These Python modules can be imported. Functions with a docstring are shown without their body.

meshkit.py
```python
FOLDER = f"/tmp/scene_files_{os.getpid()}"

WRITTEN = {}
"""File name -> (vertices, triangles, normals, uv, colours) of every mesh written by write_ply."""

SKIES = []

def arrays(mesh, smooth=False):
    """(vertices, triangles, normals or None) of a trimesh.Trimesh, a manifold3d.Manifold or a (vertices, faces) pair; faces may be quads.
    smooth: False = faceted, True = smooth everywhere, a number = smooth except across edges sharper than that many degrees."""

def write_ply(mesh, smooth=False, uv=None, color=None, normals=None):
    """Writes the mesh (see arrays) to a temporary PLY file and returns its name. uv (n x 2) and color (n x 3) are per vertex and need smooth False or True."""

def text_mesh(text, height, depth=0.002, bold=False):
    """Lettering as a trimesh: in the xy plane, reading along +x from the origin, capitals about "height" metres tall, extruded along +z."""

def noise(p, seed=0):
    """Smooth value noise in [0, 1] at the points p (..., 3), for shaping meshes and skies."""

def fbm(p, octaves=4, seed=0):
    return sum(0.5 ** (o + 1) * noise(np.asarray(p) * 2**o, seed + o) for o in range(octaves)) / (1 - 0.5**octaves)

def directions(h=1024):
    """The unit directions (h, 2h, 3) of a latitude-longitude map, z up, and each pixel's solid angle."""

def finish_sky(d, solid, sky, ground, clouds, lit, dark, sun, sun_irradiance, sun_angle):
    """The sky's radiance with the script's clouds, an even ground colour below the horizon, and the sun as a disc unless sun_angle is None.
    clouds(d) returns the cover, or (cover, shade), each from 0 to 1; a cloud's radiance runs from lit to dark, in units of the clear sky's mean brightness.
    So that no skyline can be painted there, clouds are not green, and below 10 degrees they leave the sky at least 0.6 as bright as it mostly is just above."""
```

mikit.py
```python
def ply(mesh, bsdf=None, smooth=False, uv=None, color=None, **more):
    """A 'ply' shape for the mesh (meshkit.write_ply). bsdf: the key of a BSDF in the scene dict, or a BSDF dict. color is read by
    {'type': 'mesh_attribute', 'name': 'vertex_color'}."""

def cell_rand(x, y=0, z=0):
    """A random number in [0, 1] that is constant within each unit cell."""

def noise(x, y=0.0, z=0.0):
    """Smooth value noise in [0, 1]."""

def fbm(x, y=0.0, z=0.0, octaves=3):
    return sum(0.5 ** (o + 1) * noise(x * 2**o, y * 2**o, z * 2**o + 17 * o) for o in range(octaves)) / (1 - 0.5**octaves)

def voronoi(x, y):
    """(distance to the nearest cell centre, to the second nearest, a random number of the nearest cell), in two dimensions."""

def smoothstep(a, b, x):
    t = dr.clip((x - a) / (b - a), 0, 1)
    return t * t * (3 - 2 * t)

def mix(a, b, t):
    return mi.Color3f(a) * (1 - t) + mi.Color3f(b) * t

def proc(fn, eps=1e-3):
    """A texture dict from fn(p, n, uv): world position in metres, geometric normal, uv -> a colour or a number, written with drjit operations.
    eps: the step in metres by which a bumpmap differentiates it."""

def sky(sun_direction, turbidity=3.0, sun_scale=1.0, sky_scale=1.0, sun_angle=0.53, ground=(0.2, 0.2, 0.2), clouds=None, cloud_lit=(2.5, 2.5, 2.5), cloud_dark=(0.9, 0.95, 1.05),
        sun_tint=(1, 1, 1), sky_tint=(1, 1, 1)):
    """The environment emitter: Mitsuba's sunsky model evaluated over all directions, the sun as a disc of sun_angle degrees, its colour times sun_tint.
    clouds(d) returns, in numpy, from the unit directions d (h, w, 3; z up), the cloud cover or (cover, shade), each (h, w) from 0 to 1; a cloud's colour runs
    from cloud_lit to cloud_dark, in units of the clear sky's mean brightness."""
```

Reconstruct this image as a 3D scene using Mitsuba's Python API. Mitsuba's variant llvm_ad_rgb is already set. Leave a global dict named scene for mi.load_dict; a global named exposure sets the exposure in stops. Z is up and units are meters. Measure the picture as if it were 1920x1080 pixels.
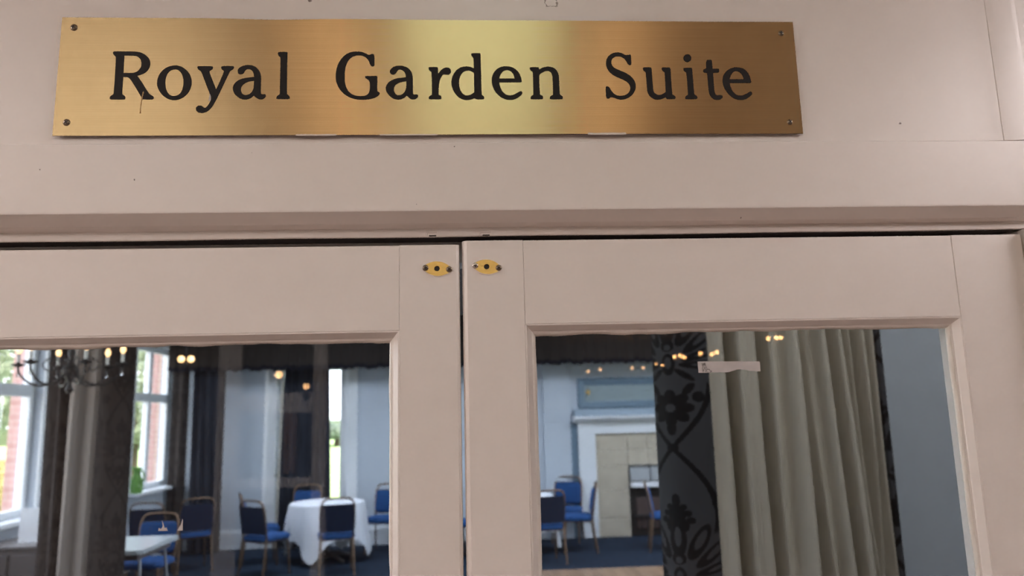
import math, random
import numpy as np, trimesh, drjit as dr, mitsuba as mi
import shapely.geometry as sg, shapely.ops as so
import mikit, meshkit
from mikit import proc, noise, fbm, smoothstep, mix

T = mi.ScalarTransform4f
rng = np.random.default_rng(7)
scene, labels = {}, {}

# ---------------------------------------------------------------- camera, sky, large lights, exposure
YAW, PITCH, ROLL, FPX = 0.058939, 0.168889, -0.025125, 1400.0
EYE = np.array([0.0, -1.0, 1.8])
_f = np.array([math.sin(YAW) * math.cos(PITCH), math.cos(YAW) * math.cos(PITCH), math.sin(PITCH)])
_r0 = np.array([math.cos(YAW), -math.sin(YAW), 0.0])
_u = -math.sin(ROLL) * _r0 + math.cos(ROLL) * np.cross(_r0, _f)
scene['camera'] = {'type': 'thinlens', 'fov': math.degrees(2 * math.atan(960 / FPX)), 'fov_axis': 'x',
                   'aperture_radius': 0.0026, 'focus_distance': 1.03, 'near_clip': 0.02, 'far_clip': 400.0,
                   'to_world': T().look_at(origin=EYE.tolist(), target=(EYE + _f).tolist(), up=_u.tolist())}
exposure = 0.19


def clouds(d):
    n = meshkit.fbm(d * np.array([3.0, 3.0, 7.0]), 4, seed=3)
    return np.clip((n - 0.30) / 0.2, 0, 1), np.clip((n - 0.5) / 0.5, 0, 1) * 0.4


scene['sky'] = mikit.sky((0.55, -0.45, 0.70), turbidity=3.0, sun_scale=3.0, sky_scale=30.0, clouds=clouds, ground=(0.12, 0.15, 0.07),
                         cloud_lit=(1.5, 1.6, 1.75), cloud_dark=(1.0, 1.1, 1.25), sky_tint=(0.95, 1.0, 1.08))


# unseen lobby ceiling lights, the last three added as fill: (x0, x1, y0, y1, radiance)
LOBBY_AND_FILL_LIGHTS = [(-0.16, 0.26, -1.30, -0.70, (1.6, 2.1, 1.7), 0), (-0.58, -0.32, -2.8, -1.1, (1.6, 1.1, .75), 1), (0.42, 0.64, -2.8, -1.1, (1.7, 1.15, .78), 1),
               (-2.3, -1.05, -3.3, -1.6, (2.4, 2.2, 2.0), 1), (1.9, 2.9, -2.2, -0.7, (13.0, 11.9, 11.8), 1), (-0.5, 0.35, -4.4, -3.6, (7.5, 6.9, 6.3), 1), (-2.9, -1.9, -1.8, -0.4, (9.3, 8.5, 8.4), 1)]
# unseen fill panels added to light the suite: (x0, x1, y0, y1, radiance)
ROOM_FILL = [(-2.6, -1.0, 7.2, 8.6, (6.2, 7.2, 8.8)), (1.4, 3.4, 7.2, 8.6, (6.2, 7.2, 8.8)), (0.0, 2.0, 4.2, 5.2, (6.0, 7.0, 8.6)), (0.9, 2.5, 0.25, 0.75, (5.0, 5.3, 5.5))]

# ---------------------------------------------------------------- helpers
def numbered(name):
    if name not in used:
        used.add(name)
        return name
    k = 1
    while '%s_%03d' % (name, k) in used:
        k += 1
    used.add('%s_%03d' % (name, k))
    return '%s_%03d' % (name, k)


used = set()


def thing(name, label=None, category=None, group=None, kind=None):
    key = numbered(name)
    d = {}
    if label: d['label'] = label
    if category: d['category'] = category
    if group: d['group'] = group
    if kind: d['kind'] = kind
    if d: labels[key] = d
    return key


def put(name, mesh, bsdf, parent=None, smooth=False, uv=None, label=None, **more):
    key = numbered((parent + '__' if parent else '') + name)
    if isinstance(mesh, dict):
        scene[key] = {**mesh, **more}
    else:
        scene[key] = mikit.ply(mesh, bsdf, smooth, uv=uv, **more)
    if label: labels[key] = {'label': label}
    return key


def one(name, mesh, bsdf, label, category=None, group=None, kind=None, smooth=False, uv=None, **more):
    key = put(name, mesh, bsdf, None, smooth, uv, **more)
    labels[key] = {'label': label}
    if category: labels[key]['category'] = category
    if group: labels[key]['group'] = group
    if kind: labels[key]['kind'] = kind
    return key


def struct(name, mesh, bsdf, label, smooth=False, uv=None, **more):
    return one(name, mesh, bsdf, label, None, None, 'structure', smooth, uv, **more)


cat = trimesh.util.concatenate


def box(x0, x1, y0, y1, z0, z1, b=0.0):
    """A box; b chamfers every edge."""
    if b <= 0:
        m = trimesh.creation.box((x1 - x0, y1 - y0, z1 - z0))
        m.apply_translation(((x0 + x1) / 2, (y0 + y1) / 2, (z0 + z1) / 2))
        return m
    h = np.array([x1 - x0, y1 - y0, z1 - z0]) / 2
    pts = []
    for s in np.ndindex(2, 2, 2):
        s = np.array(s) * 2 - 1
        for a in range(3):
            q = h - b
            q[a] = h[a]
            pts.append(s * q)
    m = trimesh.convex.convex_hull(np.array(pts))
    m.apply_translation(((x0 + x1) / 2, (y0 + y1) / 2, (z0 + z1) / 2))
    return m


def tube(path, r, n=10, closed=False):
    """A round tube along points; r a number or one radius per point."""
    P = np.asarray(path, float)
    R = np.broadcast_to(np.asarray(r, float), (len(P),))
    if closed:
        tan = np.roll(P, -1, 0) - np.roll(P, 1, 0)
    else:
        tan = np.gradient(P, axis=0)
    tan /= np.linalg.norm(tan, axis=1, keepdims=True) + 1e-12
    ref = np.array([0.0, 0.0, 1.0]) if abs(tan[0][2]) < 0.9 else np.array([1.0, 0.0, 0.0])
    a = np.cross(tan[0], ref)
    v = []
    ang = np.arange(n) * 2 * np.pi / n
    for i in range(len(P)):
        a = a - tan[i] * (a @ tan[i])
        a /= np.linalg.norm(a)
        bb = np.cross(tan[i], a)
        v.append(P[i] + R[i] * (np.cos(ang)[:, None] * a + np.sin(ang)[:, None] * bb))
    v = np.vstack(v)
    f = []
    m = len(P)
    for i in range(m if closed else m - 1):
        for k in range(n):
            p, q = i * n + k, i * n + (k + 1) % n
            p2, q2 = ((i + 1) % m) * n + k, ((i + 1) % m) * n + (k + 1) % n
            f += [[p, q, q2], [p, q2, p2]]
    if not closed:
        c = len(v)
        v = np.vstack([v, P[:1], P[-1:]])
        for k in range(n):
            f += [[c, (k + 1) % n, k], [c + 1, (m - 1) * n + k, (m - 1) * n + (k + 1) % n]]
    return trimesh.Trimesh(v, f, process=False)


def lathe(profile, n=20):
    """Profile of (radius, z) points revolved about z."""
    return trimesh.creation.revolve(np.asarray(profile, float), sections=n)


def smooth_path(pts, k=8, closed=False):
    """Catmull-Rom through the points."""
    P = np.asarray(pts, float)
    if closed:
        P = np.vstack([P[-1:], P, P[:2]])
    else:
        P = np.vstack([2 * P[0] - P[1], P, 2 * P[-1] - P[-2]])
    out = []
    for i in range(1, len(P) - 2):
        for t in np.arange(k) / k:
            a, b, c, d = P[i - 1:i + 3]
            out.append(0.5 * (2 * b + (c - a) * t + (2 * a - 5 * b + 4 * c - d) * t * t + (3 * b - a - 3 * c + d) * t ** 3))
    if not closed:
        out.append(P[-2])
    return np.array(out)


def extrude_xz(poly, y0, y1):
    """A shapely polygon in (x, z) given thickness from y0 to y1."""
    parts = []
    for g in getattr(poly, 'geoms', [poly]):
        m = trimesh.creation.extrude_polygon(g, y1 - y0, engine='earcut')
        v = np.array(m.vertices)
        m = trimesh.Trimesh(np.stack([v[:, 0], y0 + v[:, 2], v[:, 1]], 1), m.faces[:, ::-1], process=False)
        parts.append(m)
    return cat(parts)


def extrude_x(prof, x0, x1, dz=0.0, n=1):
    """A closed (y, z) profile run along x."""
    g = sg.Polygon(prof)
    m = trimesh.creation.extrude_polygon(g, x1 - x0, engine='earcut')
    v = np.array(m.vertices)
    return trimesh.Trimesh(np.stack([x0 + v[:, 2], v[:, 0], v[:, 1]], 1), m.faces, process=False)


def extrude_z(prof, z0, z1):
    """A closed (x, y) profile run upward."""
    m = trimesh.creation.extrude_polygon(sg.Polygon(prof), z1 - z0, engine='earcut')
    m.apply_translation((0, 0, z0))
    return m


def wall_x(x0, x1, y0, y1, z0, z1, holes):
    """A wall slab across y (thin in x) with (ya, yb, za, zb) openings."""
    p = sg.box(y0, z0, y1, z1)
    for h in holes:
        p = p.difference(sg.box(h[0], h[2], h[1], h[3]))
    m = extrude_xz(p, -x1, -x0)      # built in (x=y, z), then turned
    v = np.array(m.vertices)
    return trimesh.Trimesh(np.stack([-v[:, 1], v[:, 0], v[:, 2]], 1), m.faces, process=False)


def wall_y(y0, y1, x0, x1, z0, z1, holes):
    p = sg.box(x0, z0, x1, z1)
    for h in holes:
        p = p.difference(sg.box(h[0], h[2], h[1], h[3]))
    return extrude_xz(p, y0, y1)


def grid(P):
    """(nu, nv, 3) points -> (vertices, faces)."""
    nu, nv = P.shape[:2]
    i, j = np.meshgrid(np.arange(nu - 1), np.arange(nv - 1), indexing='ij')
    a = (i * nv + j).ravel()
    f = np.vstack([np.stack([a, a + nv, a + nv + 1], 1), np.stack([a, a + nv + 1, a + 1], 1)])
    return trimesh.Trimesh(P.reshape(-1, 3), f, process=False)


def rot(m, axis, deg, at=(0, 0, 0)):
    m = m.copy()
    m.apply_transform(trimesh.transformations.rotation_matrix(math.radians(deg), axis, at))
    return m


def mv(m, *t):
    m = m.copy()
    m.apply_translation(t)
    return m


# ---------------------------------------------------------------- materials
def mat(name, color, rough=0.5, spec=0.5, metallic=0.0, bump=None, scale=1.0, **more):
    c = color if isinstance(color, dict) else {'type': 'rgb', 'value': list(color)}
    b = {'type': 'principled', 'base_color': c, 'roughness': rough, 'specular': spec, 'metallic': metallic, **more}
    if bump is not None:
        b = {'type': 'bumpmap', 'arbitrary': bump, 'scale': scale, 'bsdf': b}
    scene[name] = {'type': 'twosided', 'bsdf': b}
    return name


def paint_relief(p, n, uv):
    # brush drag along the boards plus old lumps under the gloss
    return 0.00010 * fbm(p.x * 14, p.y * 14, p.z * 14, 3) + 0.00003 * noise(p.x * 60, p.y * 60, p.z * 60)


SPOTS = [(-0.5753, 2.1428, .0012), (-0.4503, 2.1277, .0013), (-0.0168, 2.1728, .0011), (0.6338, 2.2067, .0022), (-0.2217, 2.3950, .0030),
         (-0.295, 2.165, .0006), (-0.07, 2.09, .0008), (0.39, 2.07, .0009)]


def paint_color(p, n, uv):
    base = mix((0.745, 0.690, 0.655), (0.775, 0.722, 0.690), fbm(p.x * 3, p.y * 3, p.z * 3, 2))
    dark = mi.Float(0)
    for x, z, r in SPOTS:
        d = dr.sqrt(dr.square(p.x - x) + dr.square(p.z - z)) + r * 0.7 * (noise(p.x * 900, 0, p.z * 900) - 0.5)
        dark = dr.maximum(dark, 1 - smoothstep(r * 0.6, r, d))
    # the chip in the paint above the plate: pale filler with a grubby rim
    d = dr.sqrt(dr.square((p.x - 0.1275) / 1.3) + dr.square(p.z - 2.395)) + 0.004 * (noise(p.x * 350, 3, p.z * 350) - 0.5)
    rim = smoothstep(0.0062, 0.0070, d) * (1 - smoothstep(0.0074, 0.0082, d))
    c = mix(base, (0.10, 0.07, 0.06), dark * 0.85)
    return mix(c, (0.16, 0.12, 0.10), rim * 0.8)


mat('gloss_paint', proc(paint_color), 0.34, 0.5, bump=proc(paint_relief, 4e-4))
mat('putty_paint', (0.74, 0.69, 0.64), 0.25, 0.5, bump=proc(lambda p, n, uv: 0.0006 * fbm(p.x * 130, p.y * 130, p.z * 130, 2), 3e-4))
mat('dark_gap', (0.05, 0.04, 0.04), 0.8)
mat('letter_ink', (0.014, 0.012, 0.012), 0.55, 0.2)
mat('dried_glue', (0.42, 0.28, 0.14), 0.7, 0.2)
mat('screw_steel', (0.20, 0.16, 0.12), 0.35, 0.5, 0.85)
mat('screw_pale', (0.55, 0.50, 0.45), 0.3, 0.5, 0.9)
mat('recess_black', (0.012, 0.010, 0.010), 0.7)
mat('tag_paper', proc(lambda p, n, uv: mix((0.42, 0.39, 0.385), (0.49, 0.455, 0.45), fbm(p.x * 90, 0, p.z * 90, 3))), 0.8, 0.2)
mat('tag_ink', (0.06, 0.05, 0.05), 0.8, 0.2)
scene['brushed_brass'] = {'type': 'twosided', 'bsdf': {'type': 'bumpmap', 'arbitrary': proc(
    lambda p, n, uv: 0.000012 * noise(p.x * 25, 0, p.z * 1500), 2e-4), 'bsdf': {
    'type': 'roughconductor', 'distribution': 'ggx', 'material': 'none', 'alpha_u': 0.05, 'alpha_v': 0.25,
    'specular_reflectance': proc(lambda p, n, uv: mix((0.74, 0.56, 0.295), (0.80, 0.615, 0.34), noise(p.x * 9, 0, p.z * 700)))}}}
scene['keep_brass'] = {'type': 'twosided', 'bsdf': {'type': 'bumpmap', 'arbitrary': proc(
    lambda p, n, uv: 0.00035 * noise(p.x * 900, p.y * 900, p.z * 900), 1e-4), 'bsdf': {
    'type': 'roughconductor', 'distribution': 'ggx', 'material': 'none', 'alpha': 0.22,
    'specular_reflectance': {'type': 'rgb', 'value': [1.0, 0.68, 0.22]}}}}
scene['pane_glass'] = {'type': 'thindielectric', 'int_ior': 1.52}
mat('lobby_wall', (0.66, 0.61, 0.58), 0.6, 0.3)
mat('lobby_ceiling', (0.70, 0.64, 0.60), 0.8, 0.2)
mat('lobby_carpet', proc(lambda p, n, uv: mix((0.22, 0.17, 0.15), (0.32, 0.26, 0.23), fbm(p.x * 8, p.y * 8, 0, 3))), 0.95, 0.1)


def oak(p, n, uv):
    g = fbm(p.x * 30, p.y * 30, p.z * 1.6, 3)
    return mix((0.075, 0.040, 0.022), (0.15, 0.085, 0.045), g)


mat('dark_oak', proc(oak), 0.4, 0.4)
mat('room_wall', (0.48, 0.52, 0.57), 0.75, 0.2)
mat('room_white', (0.72, 0.74, 0.76), 0.4, 0.4)
mat('room_ceiling', (0.70, 0.70, 0.70), 0.85, 0.1)
mat('navy_carpet', proc(lambda p, n, uv: mix((0.010, 0.016, 0.026), (0.019, 0.029, 0.046), fbm(p.x * 40, p.y * 40, 0, 2))), 0.95, 0.1)


def boards(p, n, uv):
    k = mikit.cell_rand(p.x / 0.09, dr.floor(p.y / 1.2 + mikit.cell_rand(p.x / 0.09)))
    return mix((0.20, 0.12, 0.07), (0.29, 0.18, 0.11), k * 0.7 + 0.3 * fbm(p.x * 60, p.y * 4, 0, 2))


mat('floor_boards', proc(boards), 0.35, 0.4)
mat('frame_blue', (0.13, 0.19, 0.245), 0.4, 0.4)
mat('frieze_blue', (0.28, 0.34, 0.40), 0.4, 0.4)
mat('panel_grey', (0.24, 0.29, 0.30), 0.3, 0.4)
mat('cream_stone', proc(lambda p, n, uv: mix((0.40, 0.345, 0.265), (0.48, 0.42, 0.33), fbm(p.x * 6, p.y * 6, p.z * 6, 3))), 0.45, 0.4)
mat('firebox_black', (0.03, 0.025, 0.022), 0.7, 0.2)
mat('fire_metal', (0.36, 0.37, 0.38), 0.35, 0.5, 0.3)
mat('rust_brick', (0.075, 0.052, 0.046), 0.8, 0.2)
mat('brass_plain', (0.62, 0.42, 0.16), 0.3, 0.5, 1.0)


def ell(u, v, cu, cv, a, b, deg):
    c, s = math.cos(math.radians(deg)), math.sin(math.radians(deg))
    x, y = (u - cu) * c + (v - cv) * s, -(u - cu) * s + (v - cv) * c
    return dr.square(x / a) + dr.square(y / b)


def damask(uu, vv):
    """Flock figure (1) on ground (0): an ogee lattice with a palmette above and a flower below each crossing; u, v in metres."""
    W, H = 0.30, 0.75
    row = dr.floor(vv / H)
    v = vv - row * H - 0.40                 # -0.40 .. 0.35, lattice crossing at v = 0.12
    u0 = uu / W
    u = (u0 - dr.floor(u0 + 0.5)) * W       # -0.15 .. 0.15, motif centred on 0
    a = dr.abs(u)
    fig = mi.Float(0)

    def add(d, edge=1.0, soft=0.12):
        nonlocal fig
        fig = dr.maximum(fig, 1 - smoothstep(edge - soft, edge + soft, d))

    # ogee stems
    t = dr.clip((v - 0.12) / 0.22, -2.0, 1.0)
    bow = 0.115 * dr.abs(dr.sin(t * 1.571 * 0.92))
    add(dr.abs(a - bow) / (0.0085 + 0.002 * dr.abs(t)))
    fig *= smoothstep(-0.185, -0.165, v)
    add(ell(a, v, 0.0, 0.12, 0.017, 0.015, 0))
    add(ell(a, v, 0.118, -0.075, 0.020, 0.026, 20))
    # palmette: a crowned bud over a fan of eyed leaves
    hole = mi.Float(0)

    def leaf_eye(cu, cv, ra, rb, deg, eye=0.45):
        nonlocal hole
        add(ell(a, v, cu, cv, ra, rb, deg))
        s, c = math.sin(math.radians(deg)), math.cos(math.radians(deg))
        hole = dr.maximum(hole, 1 - smoothstep(0.8, 1.2, ell(a, v, cu - s * rb * 0.12, cv + c * rb * 0.12, ra * eye, rb * 0.55, deg)))

    for cu, cv, ra, rb, deg in ((0, -0.066, 0.012, 0.026, 0), (0.020, -0.086, 0.010, 0.010, 0), (0.030, -0.108, 0.012, 0.011, 0), (0.038, -0.132, 0.012, 0.012, 0), (0.0, -0.112, 0.026, 0.032, 0), (0.0, -0.150, 0.034, 0.030, 0)):
        add(ell(a, v, cu, cv, ra, rb, deg))
    leaf_eye(0.0, -0.196, 0.024, 0.062, 0, 0.42)
    leaf_eye(0.056, -0.205, 0.021, 0.066, -24, 0.5)
    leaf_eye(0.092, -0.242, 0.018, 0.068, -44, 0.5)
    leaf_eye(0.100, -0.292, 0.015, 0.066, -66, 0.4)
    leaf_eye(0.088, -0.335, 0.014, 0.058, -92, 0.4)
    leaf_eye(0.0, -0.330, 0.020, 0.040, 0, 0.5)
    for cu, cv, ra, rb, deg in ((0.0, -0.262, 0.020, 0.022, 0), (0.044, -0.370, 0.010, 0.034, -130)):
        add(ell(a, v, cu, cv, ra, rb, deg))
    hole = dr.maximum(hole, 1 - smoothstep(0.8, 1.2, ell(a, v, 0.0, -0.268, 0.010, 0.012, 0)))
    fig *= 1 - hole
    # flower above it
    for k in range(5):
        th = math.radians(-90 + 45 * k)
        add(ell(a, v, 0.040 * math.cos(th), 0.262 + 0.040 * math.sin(th), 0.026, 0.018, math.degrees(th)))
    add(ell(a, v, 0.052, 0.330, 0.026, 0.012, 55))
    add(ell(a, v, 0.078, 0.300, 0.018, 0.020, 0))
    add(ell(a, v, 0.0, 0.190, 0.014, 0.026, 0))
    # flowers at the sides of the ogee
    for k in range(6):
        th = math.radians(60 * k)
        add(ell(u, v, 0.15 + 0.024 * math.cos(th), 0.115 + 0.024 * math.sin(th), 0.017, 0.013, math.degrees(th)))
        add(ell(u, v, -0.15 + 0.024 * math.cos(th), 0.115 + 0.024 * math.sin(th), 0.017, 0.013, math.degrees(th)))
    return fig


def damask_col(p, n, uv):
    k = damask(uv.x, uv.y)
    return mix((0.045, 0.047, 0.052), (0.005, 0.005, 0.006), k)


mat('damask_cloth', proc(damask_col), 0.75, 0.25, sheen=0.3)
mat('cream_lining', (0.50, 0.455, 0.38), 0.85, 0.1)
mat('brown_cloth', proc(lambda p, n, uv: mix((0.040, 0.033, 0.030), (0.024, 0.020, 0.019), damask(uv.x, uv.y))), 0.85, 0.15)
mat('brown_lining', (0.27, 0.23, 0.20), 0.85, 0.1)
mat('dark_cloth', proc(lambda p, n, uv: mix((0.016, 0.018, 0.024), (0.030, 0.034, 0.044), fbm(uv.x * 9, uv.y * 2, 0, 2))), 0.9, 0.1)
mat('taupe_cloth', (0.030, 0.025, 0.022), 0.9, 0.1)
mat('trim_black', (0.008, 0.008, 0.012), 0.8, 0.1)
mat('table_linen', (0.80, 0.82, 0.86), 0.8, 0.2)
mat('chair_fabric', proc(lambda p, n, uv: mix((0.014, 0.052, 0.155), (0.021, 0.072, 0.21), noise(p.x * 300, p.y * 300, p.z * 300))), 0.85, 0.2, sheen=0.4)
mat('chair_backing', (0.012, 0.018, 0.040), 0.55, 0.3)
mat('bronze_tube', (0.19, 0.12, 0.075), 0.35, 0.5, 0.8)
mat('table_wood', (0.10, 0.085, 0.08), 0.25, 0.5)
mat('grey_top', (0.40, 0.44, 0.45), 0.25, 0.5)
mat('iron_black', (0.02, 0.018, 0.017), 0.5, 0.4)
mat('candle_white', (0.75, 0.73, 0.68), 0.5, 0.3)
scene['crystal'] = {'type': 'dielectric', 'int_ior': 1.6}
mat('green_glaze', (0.16, 0.36, 0.07), 0.25, 0.5)
mat('card_white', (0.72, 0.72, 0.74), 0.7, 0.2)
mat('upvc_white', (0.80, 0.82, 0.83), 0.35, 0.5)


def far_brick(p, n, uv):
    h = p.x + p.y
    row = dr.floor(p.z / 0.075)
    bx = h / 0.225 + 0.5 * (row - 2 * dr.floor(row / 2))
    jx, jz = bx - dr.floor(bx), p.z / 0.075 - row
    mortar = dr.maximum(1 - smoothstep(0.03, 0.06, dr.minimum(jx, 1 - jx)), 1 - smoothstep(0.08, 0.16, dr.minimum(jz, 1 - jz)))
    b = mix((0.48, 0.27, 0.23), (0.54, 0.32, 0.28), mikit.cell_rand(dr.floor(bx), row))
    return mix(b, (0.55, 0.38, 0.33), mortar)


mat('red_brick', proc(far_brick), 0.85, 0.1)
mat('lawn', proc(lambda p, n, uv: mix((0.24, 0.34, 0.13), (0.32, 0.42, 0.19), fbm(p.x * 3, p.y * 3, 0, 3))), 0.95, 0.1)
mat('paving', proc(lambda p, n, uv: mix((0.42, 0.38, 0.34), (0.52, 0.47, 0.42), fbm(p.x * 5, p.y * 5, 0, 3))), 0.9, 0.1)
mat('bark', (0.12, 0.09, 0.06), 0.9, 0.1)
for nm, c in (('leaf_green', (0.42, 0.46, 0.33)), ('leaf_yellow', (0.66, 0.58, 0.28)), ('leaf_dark', (0.30, 0.35, 0.27))):
    scene[nm] = {'type': 'principledthin', 'base_color': {'type': 'rgb', 'value': list(c)}, 'roughness': 0.6, 'diff_trans': 0.7}

# ---------------------------------------------------------------- lobby side of the doors: header, panel, posts
def header_profile(dz):
    return [(0.0, 2.0830), (0.0008, 2.0805), (0.018, 2.0679), (0.0195, 2.0671), (0.0334, 2.0644 + dz), (0.0340, 2.0636 + dz), (0.0340, 2.0532 + dz), (0.0347, 2.0523 + dz),
            (0.0385, 2.0523 + dz), (0.0390, 2.0720 + dz), (0.082, 2.0720 + dz), (0.082, 2.024), (0.13, 2.024), (0.13, 2.1795), (0.004, 2.1795), (0.0008, 2.1790), (0.0, 2.1782)]


def cap_of(prof):
    P = np.asarray(prof, float)
    v, f = trimesh.creation.triangulate_polygon(sg.Polygon(P), engine='earcut')
    idx = [int(np.argmin(((P - q) ** 2).sum(1))) for q in np.asarray(v)[:, :2]]
    return [[idx[a], idx[b], idx[c]] for a, b, c in f]


def sweep_header(xs, dzs):
    rings = [np.array(header_profile(d)) for d in dzs]
    n = len(rings[0])
    v = np.vstack([np.column_stack([np.full(n, x), r]) for x, r in zip(xs, rings)])
    f = []
    for i in range(len(xs) - 1):
        for k in range(n):
            a, b = i * n + k, i * n + (k + 1) % n
            f += [[a, b, b + n], [a, b + n, a + n]]
    cap = cap_of(rings[0])
    f += [[c, b, a] for a, b, c in cap] + [[a + (len(xs) - 1) * n, b + (len(xs) - 1) * n, c + (len(xs) - 1) * n] for a, b, c in cap]
    m = trimesh.Trimesh(v, f, process=False)
    m.fix_normals()
    return m


hx = np.linspace(-0.93, 0.93, 40)
hz = 0.0028 * (hx / 0.75) * 0.5 + 0.0004 * np.sin(hx * 17)
struct('trim_1', sweep_header(hx, hz), 'gloss_paint', 'painted header beam above the double doors with a bevelled lower edge', smooth=20)
# dents where the shoot bolts caught the stop
for x in (-0.0506, 0.0249):
    put('bolt_dent', cat([box(x - .009, x + .008, 0.0330, 0.0352, 2.0570, 2.0592, .0008), box(x - .009, x - .006, 0.0330, 0.0352, 2.0530, 2.0575, .0006)]), 'gloss_paint', 'trim_1')
    put('bolt_dent', box(x - .004, x + .0060, 0.0334, 0.0348, 2.0523, 2.0543, .0004), 'dark_gap', 'trim_1')
put('gap_shade_strip', box(-0.818, 0.815, 0.0415, 0.0810, 2.0545, 2.0680, .001), 'dark_gap', 'trim_1', label='dark strip standing in for the shade in the gap above the doors')  # near-black filler that paints the shade in the gap over the doors
panel = wall_y(0.003, 0.10, -0.93, 0.93, 2.1798, 3.02, [])
struct('trim_2', panel, 'gloss_paint', 'flat painted overdoor panel that carries the brass plate')
for s in (1, -1):
    pr = [(0.7872, 0.05), (0.7872, -0.0016), (0.7880, -0.0024), (0.800, -0.0034), (0.826, -0.0040), (0.8345, -0.0030), (0.838, 0.002), (0.846, 0.012), (0.930, 0.014), (0.930, 0.05)]
    cove = [(0.735, 0.0031), (0.755, 0.0029), (0.768, 0.0026), (0.778, 0.0022), (0.7855, 0.0016), (0.7868, 0.0022), (0.7868, 0.006), (0.735, 0.006)]
    pr = [(s * a, b + 0.0043) for a, b in pr]
    cove = [(s * a, b) for a, b in cove]
    k = struct('trim_3' if s > 0 else 'trim_4', extrude_z(pr, 2.1798, 3.02), 'gloss_paint', 'painted upright post at the %s end of the overdoor panel' % ('right' if s > 0 else 'left'), smooth=25)
    put('cove', extrude_z(cove, 2.1798, 3.02), 'gloss_paint', k, smooth=30)
    jb = [(s * a, b) for a, b in ((0.822, 0.13), (0.822, 0.078), (0.810, 0.078), (0.810, 0.13))]
    struct('trim_5' if s > 0 else 'trim_6', cat([extrude_z([(s * a, b) for a, b in ((0.8195, 0.13), (0.8195, 0.001), (0.821, 0.0), (0.93, 0.0), (0.93, 0.13))], 0, 2.0525)]), 'gloss_paint',
           'painted door jamb on the %s of the double doors' % ('right' if s > 0 else 'left'))

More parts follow.
